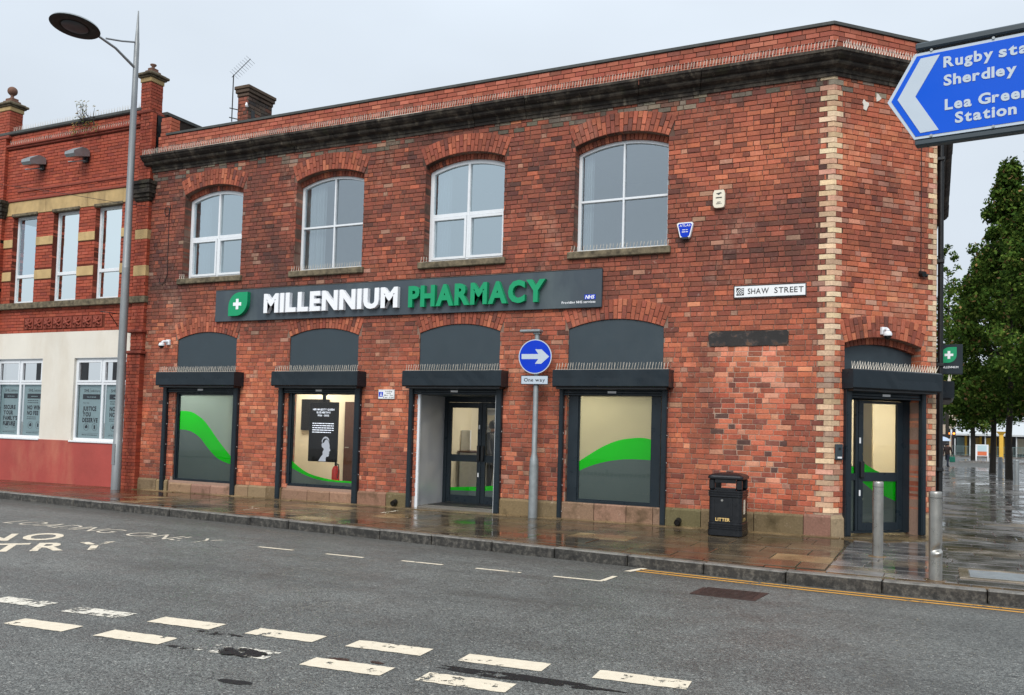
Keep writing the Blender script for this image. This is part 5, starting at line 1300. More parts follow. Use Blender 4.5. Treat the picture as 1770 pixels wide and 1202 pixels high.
# ================================================================== orange brick neighbour on the left
NB = empty('neighbour_building', (-17.4, 1., 0), 'orange terracotta brick building with white rendered ground floor beside the pharmacy', 'building')
NX0, NX1 = -20.35, -14.62
UW = [(-19.40, -18.52), (-17.90, -17.0), (-16.43, -15.55)]
def neighbour():
    rnd = random.Random(31); NH = [Hole((a+b)/2, (b-a)/2, 4.28, 6.48) for a, b in UW]
    GW = [Hole(-18.89, .865, .97, 2.90), Hole(-16.0, .90, .96, 2.90)]
    mb = MB(FA); core_sheet(mb, -26, NX1, 3.52, 8.6, NH, -.004)
    for h in NH: jamb_sheet(mb, h, 0, -.2)
    mb.build('wall_core', 'orange_mortar', NB)
    mb = MB(FA); core_sheet(mb, -26, NX1-.36, .95, 3.53, GW, .012)
    for h in GW: jamb_sheet(mb, h, .012, -.15); mb.box(h.c-h.h, h.c+h.h, -.15, .012, h.zb-.03, h.zb)
    mb.build('render', 'render_white', NB)
    mb = MB(FA); mb.box(-26, NX1-.36, -.1, .035, -.2, .95); mb.build('painted_base', 'red_paint', NB)
    tab = [(4, C(160, 74, 52)), (3, C(152, 70, 50)), (2, C(168, 82, 60)), (1, C(138, 64, 48))]
    br = []
    bands = [(6.50, 6.88), (4.10, 4.28), (8.2, 8.31)]
    def skip(r, a, b):
        zm = (a+b)/2; e = []
        if any(p < zm < q for p, q in bands): return [(-40, 0)]
        if 5.68 < zm < 5.91 or 4.84 < zm < 5.09:
            e += [(-20.5, -19.39), (-18.53, -17.89), (-17.01, -16.42), (-15.56, -15.2)]
        if 3.60 < zm < 3.92: e.append((-18.8, -15.95))
        return e
    for b in brick_rows(NX0, NX1-.33, 3.53, 8.56, NH, .0765, rnd, lens=(.225, .108), bond='stretch', deep=.2, skip=skip): br.append((b, .006))
    br.sort(key=lambda t: -(t[0][1]-t[0][0])/((CAM-FA.p(t[0][0], 0, t[0][2])).length**2))
    for b, p in br[:300]:
        mb = MB(FA); mb.col = jitcol(rnd, pick(rnd, tab), .08); brick_piece(mb, b, rnd, p, .001, .003); mb.build('brick', 'orange_brick', NB)
    mb = MB(FA)
    for b, p in br[300:]: mb.col = jitcol(rnd, pick(rnd, tab), .08); brick_piece(mb, b, rnd, p, .001, .003)
    mb.build('brickwork', 'orange_brick', NB, kind='stuff')
    # pilaster at the party wall: brick shaft, stone bands, black capital, ledges
    mb = MB(FA); mb.box(-14.98, NX1, -.05, .085, 3.0, 8.5); mb.box(-15.02, NX1, -.05, .13, -.15, 3.0); mb.build('pilaster_core', 'orange_mortar', NB)
    mb = MB(FA); mbs = []
    for (a, b, z0, z1, p) in ((-14.98, NX1+.012, 3.06, 8.48, .092), (-15.02, NX1+.012, -.08, 2.95, .137)):
        for t in brick_rows(a, b, z0, z1, [], .0765, rnd, lens=(.225, .108), bond='flemish', deep=.1, skip=lambda r, q, s: [(-20, 0)] if (6.42 < (q+s)/2 < 6.92 or 5.56 < (q+s)/2 < 5.80 or 4.72 < (q+s)/2 < 4.98 or 4.08 < (q+s)/2 < 4.28) else []):
            mb.col = jitcol(rnd, pick(rnd, tab), .1); brick_piece(mb, t, rnd, p, .001, .004)
        k = int((z1-z0)/.0765)
        for i in range(k):                  # return face towards the pharmacy
            z = z0+i*.0765
            if 6.42 < z+.03 < 6.92: continue
            mb.col = jitcol(rnd, pick(rnd, tab), .1); mb.box(NX1+.01, NX1+.018, -.02, p-.006, z, z+.068)
    mb.build('pilaster_brickwork', 'orange_brick', NB, kind='stuff')
    for z0, z1 in ((5.57, 5.79), (4.73, 4.97)):
        mb = MB(FA); mb.cbox(-14.99, NX1+.02, -.02, .10, z0, z1, .008); mb.build('stone_band', 'yellow_stone', NB)
    for z in (3.44, 2.96): mb = MB(FA); mb.cbox(-15.06, NX1+.06, -.02, .17, z, z+.07, .015); mb.build('ledge', 'terracotta', NB)
    prof = [(.09, 6.44), (.12, 6.46), (.13, 6.52), (.2, 6.60), (.21, 6.68), (.17, 6.72), (.24, 6.80), (.24, 6.88)]
    def stepped(x0, x1, nm):
        mb = MB(FA)
        for (w, z), (w2, z2) in zip(prof, prof[1:]):
            o = (w+w2)/2-.09; mb.cbox(x0-o, x1+o*.9, -.02, .09+o, z, z2+.001, .004)
        mb.build(nm, 'black_stone', NB)
    stepped(-15.0, NX1+.03, 'pilaster_capital'); stepped(-20.6, -19.72, 'pilaster_capital')
    mb = MB(FA); mb.box(-20.5, -19.74, -.05, .09, -.1, 8.5); mb.build('pilaster_core', 'orange_brick', NB)
    mb = MB(FA)
    for t in brick_rows(-20.5, -19.73, 3.0, 8.5, [], .0765, rnd, lens=(.225, .108), bond='flemish'): mb.col = jitcol(rnd, pick(rnd, tab), .1); brick_piece(mb, t, rnd, .1, .001, .004)
    mb.build('pilaster_brickwork', 'orange_brick', NB, kind='stuff')
    # stone lintel band, dressed bands between the windows
    xs = [-19.73, -18.21, -16.72, -15.2]
    for a, b in zip(xs, xs[1:]): mb = MB(FA); mb.cbox(a+.003, b-.003, -.02, .02, 6.50, 6.84, .006); mb.build('lintel_stone', 'yellow_stone', NB)
    for z0, z1 in ((5.69, 5.90), (4.85, 5.08)):
        for a, b in ((-19.74, -19.40), (-18.52, -17.90), (-17.0, -16.43), (-15.55, -15.2)): mb = MB(FA); mb.cbox(a+.003, b-.003, -.19, .018, z0, z1, .01); mb.build('stone_band', 'yellow_stone', NB)
    for a, b in UW: mb = MB(FA); mb.cbox(a-.04, b+.04, -.06, .045, 6.46, 6.535, .012); mb.build('hood_stone', 'sill_stone', NB)
    for nm, z0, z1, p, mt in (('sill_band', 4.12, 4.27, .1, 'sill_stone'), ('string_course', 8.20, 8.245, .05, 'terracotta'), ('string_course', 8.245, 8.30, .09, 'terracotta'), ('moulding', 6.84, 6.90, .05, 'terracotta')):
        mb = MB(FA); mb.cbox(NX0, NX1-.35 if nm != 'sill_band' else NX1+.05, -.03, p if nm != 'sill_band' else .12, z0, z1, .012); mb.build(nm, mt, NB)
    mb = MB(FA); mb.cbox(-19.3, -15.42, -.02, .03, 7.07, 7.13, .012); mb.build('moulding', 'terracotta', NB)
    mb = MB(FA); mb.cbox(NX0, NX1-.4, -.3, .07, 8.57, 8.66, .02); mb.build('coping', 'coping', NB)
    mb = MB(FA); spikes(mb, -19.6, -15.1, .0, 8.66, .13, .09, rnd); spikes(mb, -19.6, -15.1, .06, 8.30, .1, .08, rnd); mb.build('bird_spikes', 'spike', NB, kind='stuff')
    # terracotta rosettes
    for k in range(8):
        c = -18.6+k*.345; z = 3.755; mb = MB(FA); mb.cbox(c-.155, c+.155, -.02, .02, 3.62, 3.89, .006)
        for q in range(6):
            th = q*pi/3+.3; mb.tube([(c, .02, z), (c+.06*cos(th), .045, z+.06*sin(th)), (c+.115*cos(th), .03, z+.105*sin(th)), (c+.13*cos(th+.35), .02, z+.12*sin(th+.35))], [.02, .026, .024, .008], 6)
        mb.tube([(c, .015, z-.01), (c, .06, z-.01), (c, .08, z-.01)], [.055, .05, .02], 10); mb.build('rosette', 'terracotta', NB)
    # piers with caps and finials on the parapet
    def pier(x0, x1, ball):
        mb = MB(FA); mb.box(x0+.006, x1-.006, -.30, .044, 8.5, 9.22); mb.build('pier_core', 'orange_mortar', NB)
        mb = MB(FA); frr = FR((x1, 0, 0), (0, 1, 0), (1, 0, 0))
        for fr, a, b in ((FA, x0, x1), (frr, -.05, .30)):
            mb.fr = fr
            for t in brick_rows(a, b, 8.56, 9.22, [], .0765, rnd, lens=(.225, .108), bond='flemish', deep=.02): mb.col = jitcol(rnd, pick(rnd, tab), .1); brick_piece(mb, t, rnd, (.05 if fr is FA else .002), .001, .003)
        mb.build('pier_brickwork', 'orange_brick', NB, kind='stuff')
        cx, cy = (x0+x1)/2, .125
        mb = MB(); mb.cbox(x0-.07, x1+.07, -.12, .37, 8.47, 8.555, .02); mb.build('pier_ledge', 'terracotta', NB)
        mb = MB(); mb.cbox(x0-.02, x1+.02, -.07, .32, 9.225, 9.33, .01); mb.build('pier_collar', 'yellow_stone', NB)
        mb = MB()
        for o, z0, z1 in ((.06, 9.33, 9.37), (.10, 9.37, 9.43), (.05, 9.43, 9.46)): mb.cbox(x0-o, x1+o, -.05-o, .30+o, z0, z1, .014)
        cap = mb.build('pier_cap', 'sill_stone', NB)
        mb = MB(); mb.cbox(x0+.04, x1-.04, -.01, .26, 9.46, 9.53, .01); mb.cbox(x0+.08, x1-.08, .03, .22, 9.53, 9.60, .01)
        if ball: mb.lathe([(.06, 9.60), (.035, 9.66), (.05, 9.69)]+[(.005+.115*sin(pi*k/10), 9.80-.115*cos(pi*k/10)) for k in range(1, 11)], (cx, cy, 0), 16)
        else: mb.lathe([(.05, 9.6), (.03, 9.64), (.07, 9.68), (.07, 9.70), (.02, 9.71)], (cx, cy, 0), 14)
        mb.build('finial', 'finial_stone', cap)
    pier(-15.06, -14.75, False); pier(-20.12, -19.70, True)
    mb = MB(); mb.tube([(-14.66, .0, 6.95), (-14.66, .0, 8.5)], .035, 8); mb.box(-14.75, -14.6, .06, .3, 7.3, 8.45); mb.build('gap_pipe', 'black_paint', NB)
    # side wall rising above the pharmacy, roof
    mb = MB(); mb.box(-14.85, -14.63, .31, 9, 7.3, 8.54); mb.build('side_wall', 'dark_mortar', NB)
    mb = MB(); mb.cbox(-14.88, -14.60, .31, 9, 8.54, 8.62, .01); mb.build('side_coping', 'coping', NB)
    mb = MB(); mb.box(-26, -14.86, .3, 9, 7.9, 8.0); mb.build('roof', 'roof_dark', NB)
    # upper windows
    for i, (a, b) in enumerate(UW):
        mb = MB(FA); z0, z1, w0, w1 = 4.285, 6.475, -.18, -.12; t = .06
        frame_ring(mb, [(a+.003, z0), (b-.003, z0), (b-.003, z1), (a+.003, z1)], [(a+t, z0+t), (b-t, z0+t), (b-t, z1-t), (a+t, z1-t)], w0, w1); mb.cbox(a+t*.9, b-t*.9, w0+.004, w1+.008, 4.93, 5.01, .006); win = mb.build('window', 'pvc', NB)
        for p, q in ((z0+t*.6, 4.95), (4.99, z1-t*.6)): mb = MB(FA); mb.sheet([(a+t*.6, p), (b-t*.6, p), (b-t*.6, q), (a+t*.6, q)], w0+.03); mb.build('pane', 'glass_bright' if i == 0 and p > 4.8 else 'glass_mirror', win)
        if i > 0: mb = MB(FA); mb.sheet([(a-.05, 4.3), (b+.05, 4.3), (b+.05, 6.5), (a-.05, 6.5)], -.24); mb.build('blind', 'ceiling_white', win)
        mb = MB(FA); mb.box(a-.3, b+.3, -1.4, -1.3, 4.2, 6.6); mb.build('room_back', 'curtain', win)
    # ground floor windows
    for i, h in enumerate(GW):
        a, b, z0, z1 = h.c-h.h, h.c+h.h, h.zb, h.sp; w0, w1 = -.11, -.05; t = .06; m = h.c+(.0 if i == 0 else .02)
        mb = MB(FA); frame_ring(mb, [(a, z0), (b, z0), (b, z1), (a, z1)], [(a+t, z0+t), (b-t, z0+t), (b-t, z1-t), (a+t, z1-t)], w0, w1)
        mb.cbox(m-.035, m+.035, w0+.003, w1+.004, z0+t, z1-t, .006); mb.box(a+t, m-.035, w0+.004, w1+.002, 2.27, 2.33); mb.box(m+.035, b-t, w0+.004, w1+.002, 2.27, 2.33)
        for u0, u1 in ((a+t, m-.035), (m+.035, b-t)): frame_ring(mb, [(u0, 2.33), (u1, 2.33), (u1, z1-t), (u0, z1-t)], [(u0+.045, 2.375), (u1-.045, 2.375), (u1-.045, z1-t-.045), (u0+.045, z1-t-.045)], w0, w1+.014)
        win = mb.build('ground_window', 'pvc', NB)
        mb = MB(FA); mb.cbox(a-.03, b+.03, -.05, .06, z0-.045, z0-.002, .008); mb.build('window_sill', 'pvc', NB)
        for u0, u1 in ((a+.03, m), (m, b-.03)):
            for p, q in ((z0+.03, 2.3), (2.3, z1-.05)): mb = MB(FA); mb.sheet([(u0, p), (u1, p), (u1, q), (u0, q)], w0+.03); mb.build('pane', 'shop_glass', win)
        mb = MB(FA); mb.box(a-.1, b+.1, -1.2, -1.15, .8, 3.0); mb.build('room_back', 'poster_dark', win)
    # posters behind the glass
    PO = [(-19.72, -18.95, ['SECURE', 'YOUR', "FAMILY'S", 'FUTURE'], 'window poster reading Secure your family\'s future'), (-18.83, -18.08, ['NO WIN', 'NO FEE'], 'window poster reading No win no fee beside white wall'),
          (-16.84, -16.02, ['JUSTICE', 'YOU', 'DESERVE'], 'window poster reading Justice you deserve'), (-15.94, -15.14, ['NO WIN', 'NO FEE'], 'window poster reading No win no fee behind the lamp post')]
    for (a, b, ls, lab) in PO:
        e = empty('window_poster', ((a+b)/2, .13, 1.0), lab, 'poster', 'solicitors\' posters in the ground floor windows'); W = -.125
        mb = MB(FA); mb.box(a, b, W-.006, W, 1.02, 2.28); mb.build('sheet', 'poster_grey', e)
        u0, u1 = a+.14, b-.12; mb = MB(FA); W += .002
        text(mb, 'SHL', u0+.02, u0+.2, 2.10, 2.17, W, bold=.01); mb.box(u0+.225, u0+.229, W, W+.001, 2.09, 2.19); text(mb, 'solicitors', u0+.25, u1-.02, 2.10, 2.16, W)
        z = 1.80
        if len(ls) == 3: text(mb, 'Find the', u0, u0+.2, 1.83, 1.86, W)
        elif len(ls) == 2:
            for k in range(2): fine_print(mb, u0, u1-.1, 1.87-k*.05, 1.893-k*.05, W, k)
        sz = .10
        for s in ls:
            z -= .135; lo, tot = layout(s, .03, .08); text(mb, s, u0, u0+tot*sz*1.2, z, z+sz, W, bold=.05, gap=.08)
        for k in range(2): fine_print(mb, u0, u1-.15, z-.06-k*.045, z-.038-k*.045, W, k) if len(ls) == 2 else None
        for k in range(2):
            c = u0+.14+k*.28; zc = 1.28; n = 18
            mb.tube([(c+.085*cos(2*pi*q/n), W, zc+.085*sin(2*pi*q/n)) for q in range(n+1)], .003, 4)
            if k == 0: mb.box(c-.045, c+.045, W, W+.001, zc-.03, zc+.02); mb.box(c-.02, c+.03, W, W+.001, zc+.02, zc+.05)
            else: mb.box(c-.025, c+.025, W, W+.001, zc-.045, zc+.045)
        mb.box(u0, u1, W, W+.001, 1.128, 1.132); fine_print(mb, u0, u1-.05, 1.085, 1.105, W, 5); mb.build('lettering', 'poster_dark', e)
        mb = MB(FA); mb.box(u0-.02, u1, W-.001, W, 1.93, 2.05); mb.build('band', 'poster_dark', e); mb = MB(FA); fine_print(mb, u0+.12, u1-.13, 1.975, 2.0, W+.001, 3); mb.build('band_lettering', 'poster_grey', e)
    # floodlights
    for x, z, lab in ((-18.4, 7.66, 'left weathered floodlight on the orange brick wall'), (-16.85, 7.68, 'right weathered floodlight on the orange brick wall')):
        e = empty('floodlight', (x, -.2, z), lab, 'floodlight', 'floodlights on the orange brick wall')
        mb = MB(FA); P = [(.04, z+.15), (.12, z+.19), (.24, z+.19), (.46, z+.05), (.47, z-.02), (.42, z-.08), (.12, z+.0), (.04, z+.02)]
        for q in range(1):
            n = len(P); pts = [(x-.16, w, zz) for w, zz in P]+[(x+.16, w, zz) for w, zz in P]
            mb.add(pts, [tuple(range(n)), tuple(range(2*n-1, n-1, -1))]+[(k, n+k, n+(k+1) % n, (k+1) % n) for k in range(n)])
        mb.build('housing', 'galv', e); mb = MB(FA); mb.cbox(x-.04, x+.1, .005, .06, z-.12, z+.16, .008); mb.build('bracket', 'black_paint', e)
        mb = MB(FA); mb.tube([(x-.24, .3, z-.14), (x+.12, .12, z-.10)], .014, 6); mb.build('stay', 'galv', e)
    # weed growing from the parapet
    e = empty('parapet_weed', (-17.0, -.02, 8.45), 'straggly weed growing out of the orange brick parapet', 'plant'); r2 = random.Random(3)
    mb = MB(FA); ml = MB(FA); ml.col = C(120, 118, 70)
    for k in range(26):
        a = r2.uniform(-1, 1); x = -16.75+r2.uniform(-.25, .25); up = r2.random() < .5
        P = [(x, .08, 8.42+r2.uniform(0, .2)), (x+a*.15, .16, 8.5+(.15 if up else -.05)), (x+a*.28, .18, (8.62+r2.uniform(0, .45)) if up else 8.38+r2.uniform(-.1, .1))]; mb.tube(P, [.008, .006, .003], 4)
        for q in range(5):
            c = Vector(P[2])+Vector((r2.uniform(-.08, .08), r2.uniform(-.04, .04), r2.uniform(-.1, .05))); s = r2.uniform(.02, .045)
            ml.col = jitcol(r2, pick(r2, [(1, C(120, 110, 66)), (1, C(84, 96, 50)), (1, C(140, 120, 84))])); ml.add([(c.x-s, c.y, c.z), (c.x, c.y+s*.5, c.z-s*.5), (c.x+s, c.y, c.z), (c.x, c.y-s*.4, c.z+s*.6)], [(0, 1, 2, 3)])
    mb.build('stems', 'bark', e, kind='stuff'); ml.build('leaves', 'leaf', e, kind='stuff')
    e = empty('wall_bracket', (-15.75, -.1, 3.75), 'small black iron wall bracket on the orange brick band', 'bracket'); mb = MB(FA); mb.tube([(-15.5, .01, 3.9), (-15.5, .3, 3.9), (-15.72, .32, 3.92)], .01, 5); mb.tube([(-15.5, .01, 3.62), (-15.5, .26, 3.88)], .01, 5); mb.build('arm', 'black_paint', e)
neighbour()

# ================================================================== street furniture
def street_lamp():
    x, y, z = -14.74, -.5, GZ(-14.74); e = empty('street_lamp', (x, y, z), 'tall grey street lamp with a disc head in front of the white wall', 'street lamp')
    mb = MB(); mb.lathe([(.10, 0), (.10, 1.05), (.094, 1.06), (.088, 3.0), (.085, 4.9)], (x, y, z), 20); mb.build('lower_column', 'lamp_grey', e)
    mb = MB(); mb.lathe([(.086, 4.9), (.083, 4.91), (.072, 7.6), (.069, 8.5)], (x, y, z), 20); mb.build('upper_column', 'lamp_grey', e)
    mb = MB(); mb.lathe([(.064, 8.5), (.064, 8.52), (.055, 9.98), (.05, 10.0), (.012, 10.72)], (x, y, z), 16); mb.build('spire', 'lamp_grey', e)
    mb = MB(); mb.box(x-.045, x+.045, y-.104, y-.09, z+.55, z+1.0); mb.build('access_door', 'lamp_grey', e)
    h = Vector((x, y-1.56, 9.62))
    mb = MB(); mb.tube([(x, y-.05, 9.36), (x, y-.55, 9.58), (x, y-1.1, 9.68), (x, y-1.3, 9.68)], [.032, .028, .026, .026], 8); mb.build('arm', 'lamp_grey', e)
    mb = MB(); mb.tube([(x, y-.03, 9.93), (x, y-.4, 9.80), (x, y-.8, 9.69)], .02, 8); mb.build('strut', 'lamp_grey', e)
    # disc head, tipped slightly outward
    t = Matrix.Rotation(radians(-7), 4, 'X'); prof_t = [(.49, 0), (.47, .035), (.36, .08), (.18, .11), (.01, .12)]; prof_b = [(.49, 0), (.46, -.012), (.30, -.016), (.28, .006), (.27, .004), (.01, .0)]
    def disc(prof, nm, mat):
        mb = MB(); mb.lathe(prof, (0, 0, 0), 36); mb.v = [tuple(h+(t @ Vector(v))) for v in mb.v]; mb.build(nm, mat, e)
    disc(prof_t, 'head', 'galv'); disc(prof_b, 'head_underside', 'black_rough')
    mb = MB(); mb.lathe([(.26, -.012), (.22, -.03), (.1, -.04), (.01, -.042)], (0, 0, 0), 28); mb.v = [tuple(h+(t @ Vector(v))) for v in mb.v]; mb.build('lens', 'panel_grey', e)
street_lamp()
def one_way():
    x, y, z = -4.82, -.24, GZ(-4.8); e = empty('one_way_sign', (x, y, z), 'blue round arrow sign with One way plate on a grey post', 'sign post')
    mb = MB(); mb.lathe([(.08, 0), (.08, .9), (.075, 1.0), (.048, 1.1), (.046, 3.19)], (x, y, z), 18); mb.build('post', 'galv', e)
    mb = MB(); mb.cbox(x-.30, x+.09, y-.11, y+.06, 3.185, 3.235, .015); mb.cbox(x-.06, x+.07, y-.06, y+.05, 3.15, 3.19, .01); mb.build('sign_lamp', 'galv', e)
    F = FR((x, y-.075, 0), Vector((cos(.12), -sin(.12)*-1, 0)).normalized(), Vector((sin(.12), -cos(.12), 0)).normalized())
    n = 48; cz = 2.762
    def circ(r): return [(r*cos(2*pi*k/n), cz+r*sin(2*pi*k/n)) for k in range(n)]
    mb = MB(F); mb.prism(circ(.30), -.005, .0); d = mb.build('disc', 'sign_white', e)
    mb = MB(F); mb.prism(circ(.283), .0003, .002); mb.build('blue_face', 'blue_sign', d)
    A = [(-.245, -.044), (.06, -.044), (.0, -.125), (.115, -.125), (.255, 0), (.115, .125), (.0, .125), (.06, .044), (-.245, .044)]
    mb = MB(F); mb.prism([(u, cz+v) for u, v in A], .002, .0035); mb.build('arrow', 'sign_white', d)
    mb = MB(F); mb.cbox(-.25, .25, -.005, .0, 2.275, 2.435, .002); p = mb.build('plate', 'dull_black', e)
    mb = MB(F); mb.box(-.238, .238, .0, .002, 2.287, 2.423); mb.build('plate_face', 'sign_white', p)
    mb = MB(F); text(mb, 'One way', -.19, .19, 2.328, 2.388, .003, bold=.015); mb.build('lettering', 'dull_black', p)
    for zz in (2.35, 2.62, 2.9): mb = MB(); mb.lathe([(.052, -.02), (.056, -.018), (.056, .018), (.052, .02)], (x, y, zz), 16); mb.box(x-.02, x+.02, y-.075, y-.04, zz-.015, zz+.015); mb.build('clip', 'galv', e)
one_way()
def bollard(x, y, h, r, lab, dent=False, grp='stainless bollards on the pavement', mat='steel', z=0.):
    e = empty('bollard', (x, y, z), lab, 'bollard', grp); n = 32; nn = 90 if dent else 4; prof = [(r, 0), (r, .02)]+[(r, .02+(h-.06)*k/nn) for k in range(1, nn+1)]+[(r*.985, h-.015), (r*.9, h-.005), (r*.3, h-.012)]
    mb = MB(); mb.lathe(prof, (x, y, z), n)
    if dent:
        nv = []
        for (a, b, c) in mb.v:
            dx, dy = a-x, b-y; t = c-z; ang = (-dy*.80+dx*.6)/r; front = max(0., ang)**1.2; tt = t-.315-.25*dx
            k = (.034*math.exp(-(tt/.045)**2) if tt > 0 else .034*math.exp(-(tt/.012)**2))-.012*math.exp(-((tt+.035)/.02)**2)
            s_ = k*front; lean = .03*max(0., t-.3)
            nv.append((a-.6*s_-lean*.25, b+.8*s_+lean*.2, c))
        mb.v = nv
    mb.build('tube', mat, e)
    mb = MB(); mb.lathe([(r+.0015, h-.075), (r+.0015, h-.07)], (x, y, z), n); mb.build('groove', 'dull_black', e)
    mb = MB(); mb.col = (1.3, 1.1, .9); mb.lathe([(r+.05, -.01), (r+.045, .004), (r, .006)], (x, y, z), 20); mb.build('collar', 'slab', e)
    return e
bollard(.778, -1.95, .955, .064, 'straight steel bollard in front of the corner door'); bollard(1.44, -3.62, .95, .066, 'dented steel bollard close to the kerb', True)
bollard(3.98, 29.4, .9, .09, 'farther dark grey bollard between the two street trees', grp='dark bollards under the street trees', mat='galv'); bollard(4.04, 21.9, .92, .09, 'nearer dark grey bollard under the street trees', grp='dark bollards under the street trees', mat='galv')
def litter_bin():
    x0, x1, y0, y1, z0 = -1.62, -1.11, -1.02, -.50, GZ(-1.3); cx, cy = (x0+x1)/2, (y0+y1)/2; W, D = (x1-x0)/2, (y1-y0)/2
    e = empty('litter_bin', (cx, cy, z0), 'black square litter bin against the brick wall', 'litter bin')
    def ring(o, z, r=.06, n=5):
        P = []; w, d = W-o, D-o
        for (sx, sy, a0) in ((1, 1, 0), (-1, 1, pi/2), (-1, -1, pi), (1, -1, 3*pi/2)):
            for k in range(n+1): th = a0+pi/2*k/n; P.append((cx+sx*(w-r)+r*cos(th), cy+sy*(d-r)+r*sin(th), z0+z))
        return P
    def loft(prof, nm, cap=True, mat='bin_black', par=e):
        mb = MB(); R = [ring(o, z) for o, z in prof]; n = len(R[0]); pts = [p for r in R for p in r]
        F = [(i*n+k, i*n+(k+1) % n, (i+1)*n+(k+1) % n, (i+1)*n+k) for i in range(len(R)-1) for k in range(n)]
        if cap: F += [tuple(range(n-1, -1, -1)), tuple((len(R)-1)*n+k for k in range(n))]
        mb.add(pts, F); return mb.build(nm, mat, par)
    loft([(.012, 0), (.0, .015), (.0, .095), (.008, .1), (.008, .107), (0, .112), (0, .125), (.008, .13), (.008, .138), (0, .143), (0, .155), (.008, .16), (.008, .168), (0, .173), (0, .19), (.012, .2)], 'plinth')
    loft([(.014, .2), (.012, .205), (.012, .575), (.016, .58)], 'body')
    loft([(.01, .58), (0, .585), (0, .605), (.008, .61), (.008, .617), (0, .622), (0, .64), (.008, .645), (.008, .652), (0, .657), (0, .675), (.014, .68)], 'band')
    loft([(.005, .84), (-.008, .85), (-.008, .875), (.004, .893), (.035, .912), (.08, .925), (.14, .934), (.22, .938)], 'hood')
    for sx in (-1, 1):
        for sy in (-1, 1):
            mb = MB(); a, b = cx+sx*(W-.013), cx+sx*(W-.10); c, d = cy+sy*(D-.013), cy+sy*(D-.10); mb.cbox(min(a, b), max(a, b), min(c, d), max(c, d), z0+.68, z0+.845, .02); mb.build('corner_post', 'bin_black', e)
    mb = MB(); mb.cbox(x0+.1, x1-.1, y0+.015, y0+.03, z0+.785, z0+.845, .004); mb.cbox(x0+.1, x1-.1, y0+.015, y0+.05, z0+.678, z0+.715, .004); mb.build('aperture_lip', 'bin_black', e)
    mb = MB(); mb.cbox(x0+.10, x1-.14, y0+.006, y0+.02, z0+.24, z0+.57, .006); dr = mb.build('door', 'bin_black', e)
    mb = MB(); mb.tube([(cx-.04, y0-.001, z0+.53), (cx-.04, y0+.01, z0+.53)], .018, 10); mb.build('lock', 'steel', dr)
    mb = MB(); mb.tube([(x1-.1, y0+.003, z0+.47), (x1-.1, y0+.02, z0+.47)], .02, 10); mb.build('side_lock', 'bin_black', e)
    F = FR((0, y0+.004, 0), (1, 0, 0), (0, -1, 0)); mb = MB(F); text(mb, 'LITTER', cx-.135, cx+.08, z0+.225, z0+.272, .0, bold=.035, gap=.06); mb.build('lettering', 'gold_text', e)
    F = FR((x1-.011, 0, 0), (0, 1, 0), (1, 0, 0)); mb = MB(F); text(mb, 'LITTER', cy-.13, cy+.06, z0+.225, z0+.272, .0, bold=.035, gap=.06); mb.build('lettering', 'gold_text', e)
    mb = MB(F); mb.box(cy-.09, cy+.02, .0, .003, z0+.33, z0+.54); mb.build('sticker', 'alarm_cream', e)
litter_bin()
def finger_sign():
    e = empty('fingerpost_sign', (2.85, -10.1, GZ(0)-.14), 'large blue finger sign with white chevron and place names', 'sign')
    F = FR((1.23, -9.9, 0), (.9924, -.1231, 0), (-.1231, -.9924, 0)); L = 1.55
    mb = MB(F); mb.prism([(0, 2.996), (.113, 3.196), (L, 3.207), (L, 2.815), (.112, 2.81)], -.025, 0); b = mb.build('board', 'sign_white', e)
    mb = MB(F); mb.prism([(.017, 2.997), (.121, 3.183), (L-.02, 3.192), (L-.02, 2.829), (.118, 2.822)], .0, .002); mb.build('blue_face', 'finger_blue', b)
    mb = MB(F); mb.prism([(.214, 3.172), (.137, 3.170), (.043, 3.0), (.137, 2.835), (.211, 2.838), (.116, 3.002)], .002, .004); mb.build('chevron', 'sign_white', b)
    for s, a, c, z in (('Rugby', .228, .419, 3.112), ('stadium', .44, .72, 3.112), ('Sherdley', .229, .506, 3.030), ('Park', .535, .68, 3.030), ('Lea', .234, .338, 2.922), ('Green', .363, .553, 2.922), ('Station', .274, .506, 2.858)): mb = MB(F); text(mb, s, a, c, z, z+.046, .004, bold=.036, gap=.07); mb.build('lettering', 'sign_white', b)
    mb = MB(F); mb.cbox(.116, L, -.055, .012, 3.209, 3.240, .006); mb.cbox(.114, L, -.05, -.001, 2.782, 2.808, .005); mb.box(0.113, L, -.03, -.0255, 2.81, 3.2); fr = mb.build('frame_rail', 'panel_grey', e)
    mb = MB(F)
    for k in range(6):
        for z in (2.818, 3.2): mb.tube([(.18+k*.24, .0, z), (.18+k*.24, .005, z)], .006, 8)
    mb.build('rivet', 'galv', e)
    p = F.p(L+.06, -.02, 0); mb = MB(); mb.lathe([(.07, 0), (.07, 3.5), (.05, 3.55), (.01, 3.58)], (p.x, p.y, -.14), 18); mb.build('post', 'black_paint', e)
finger_sign()

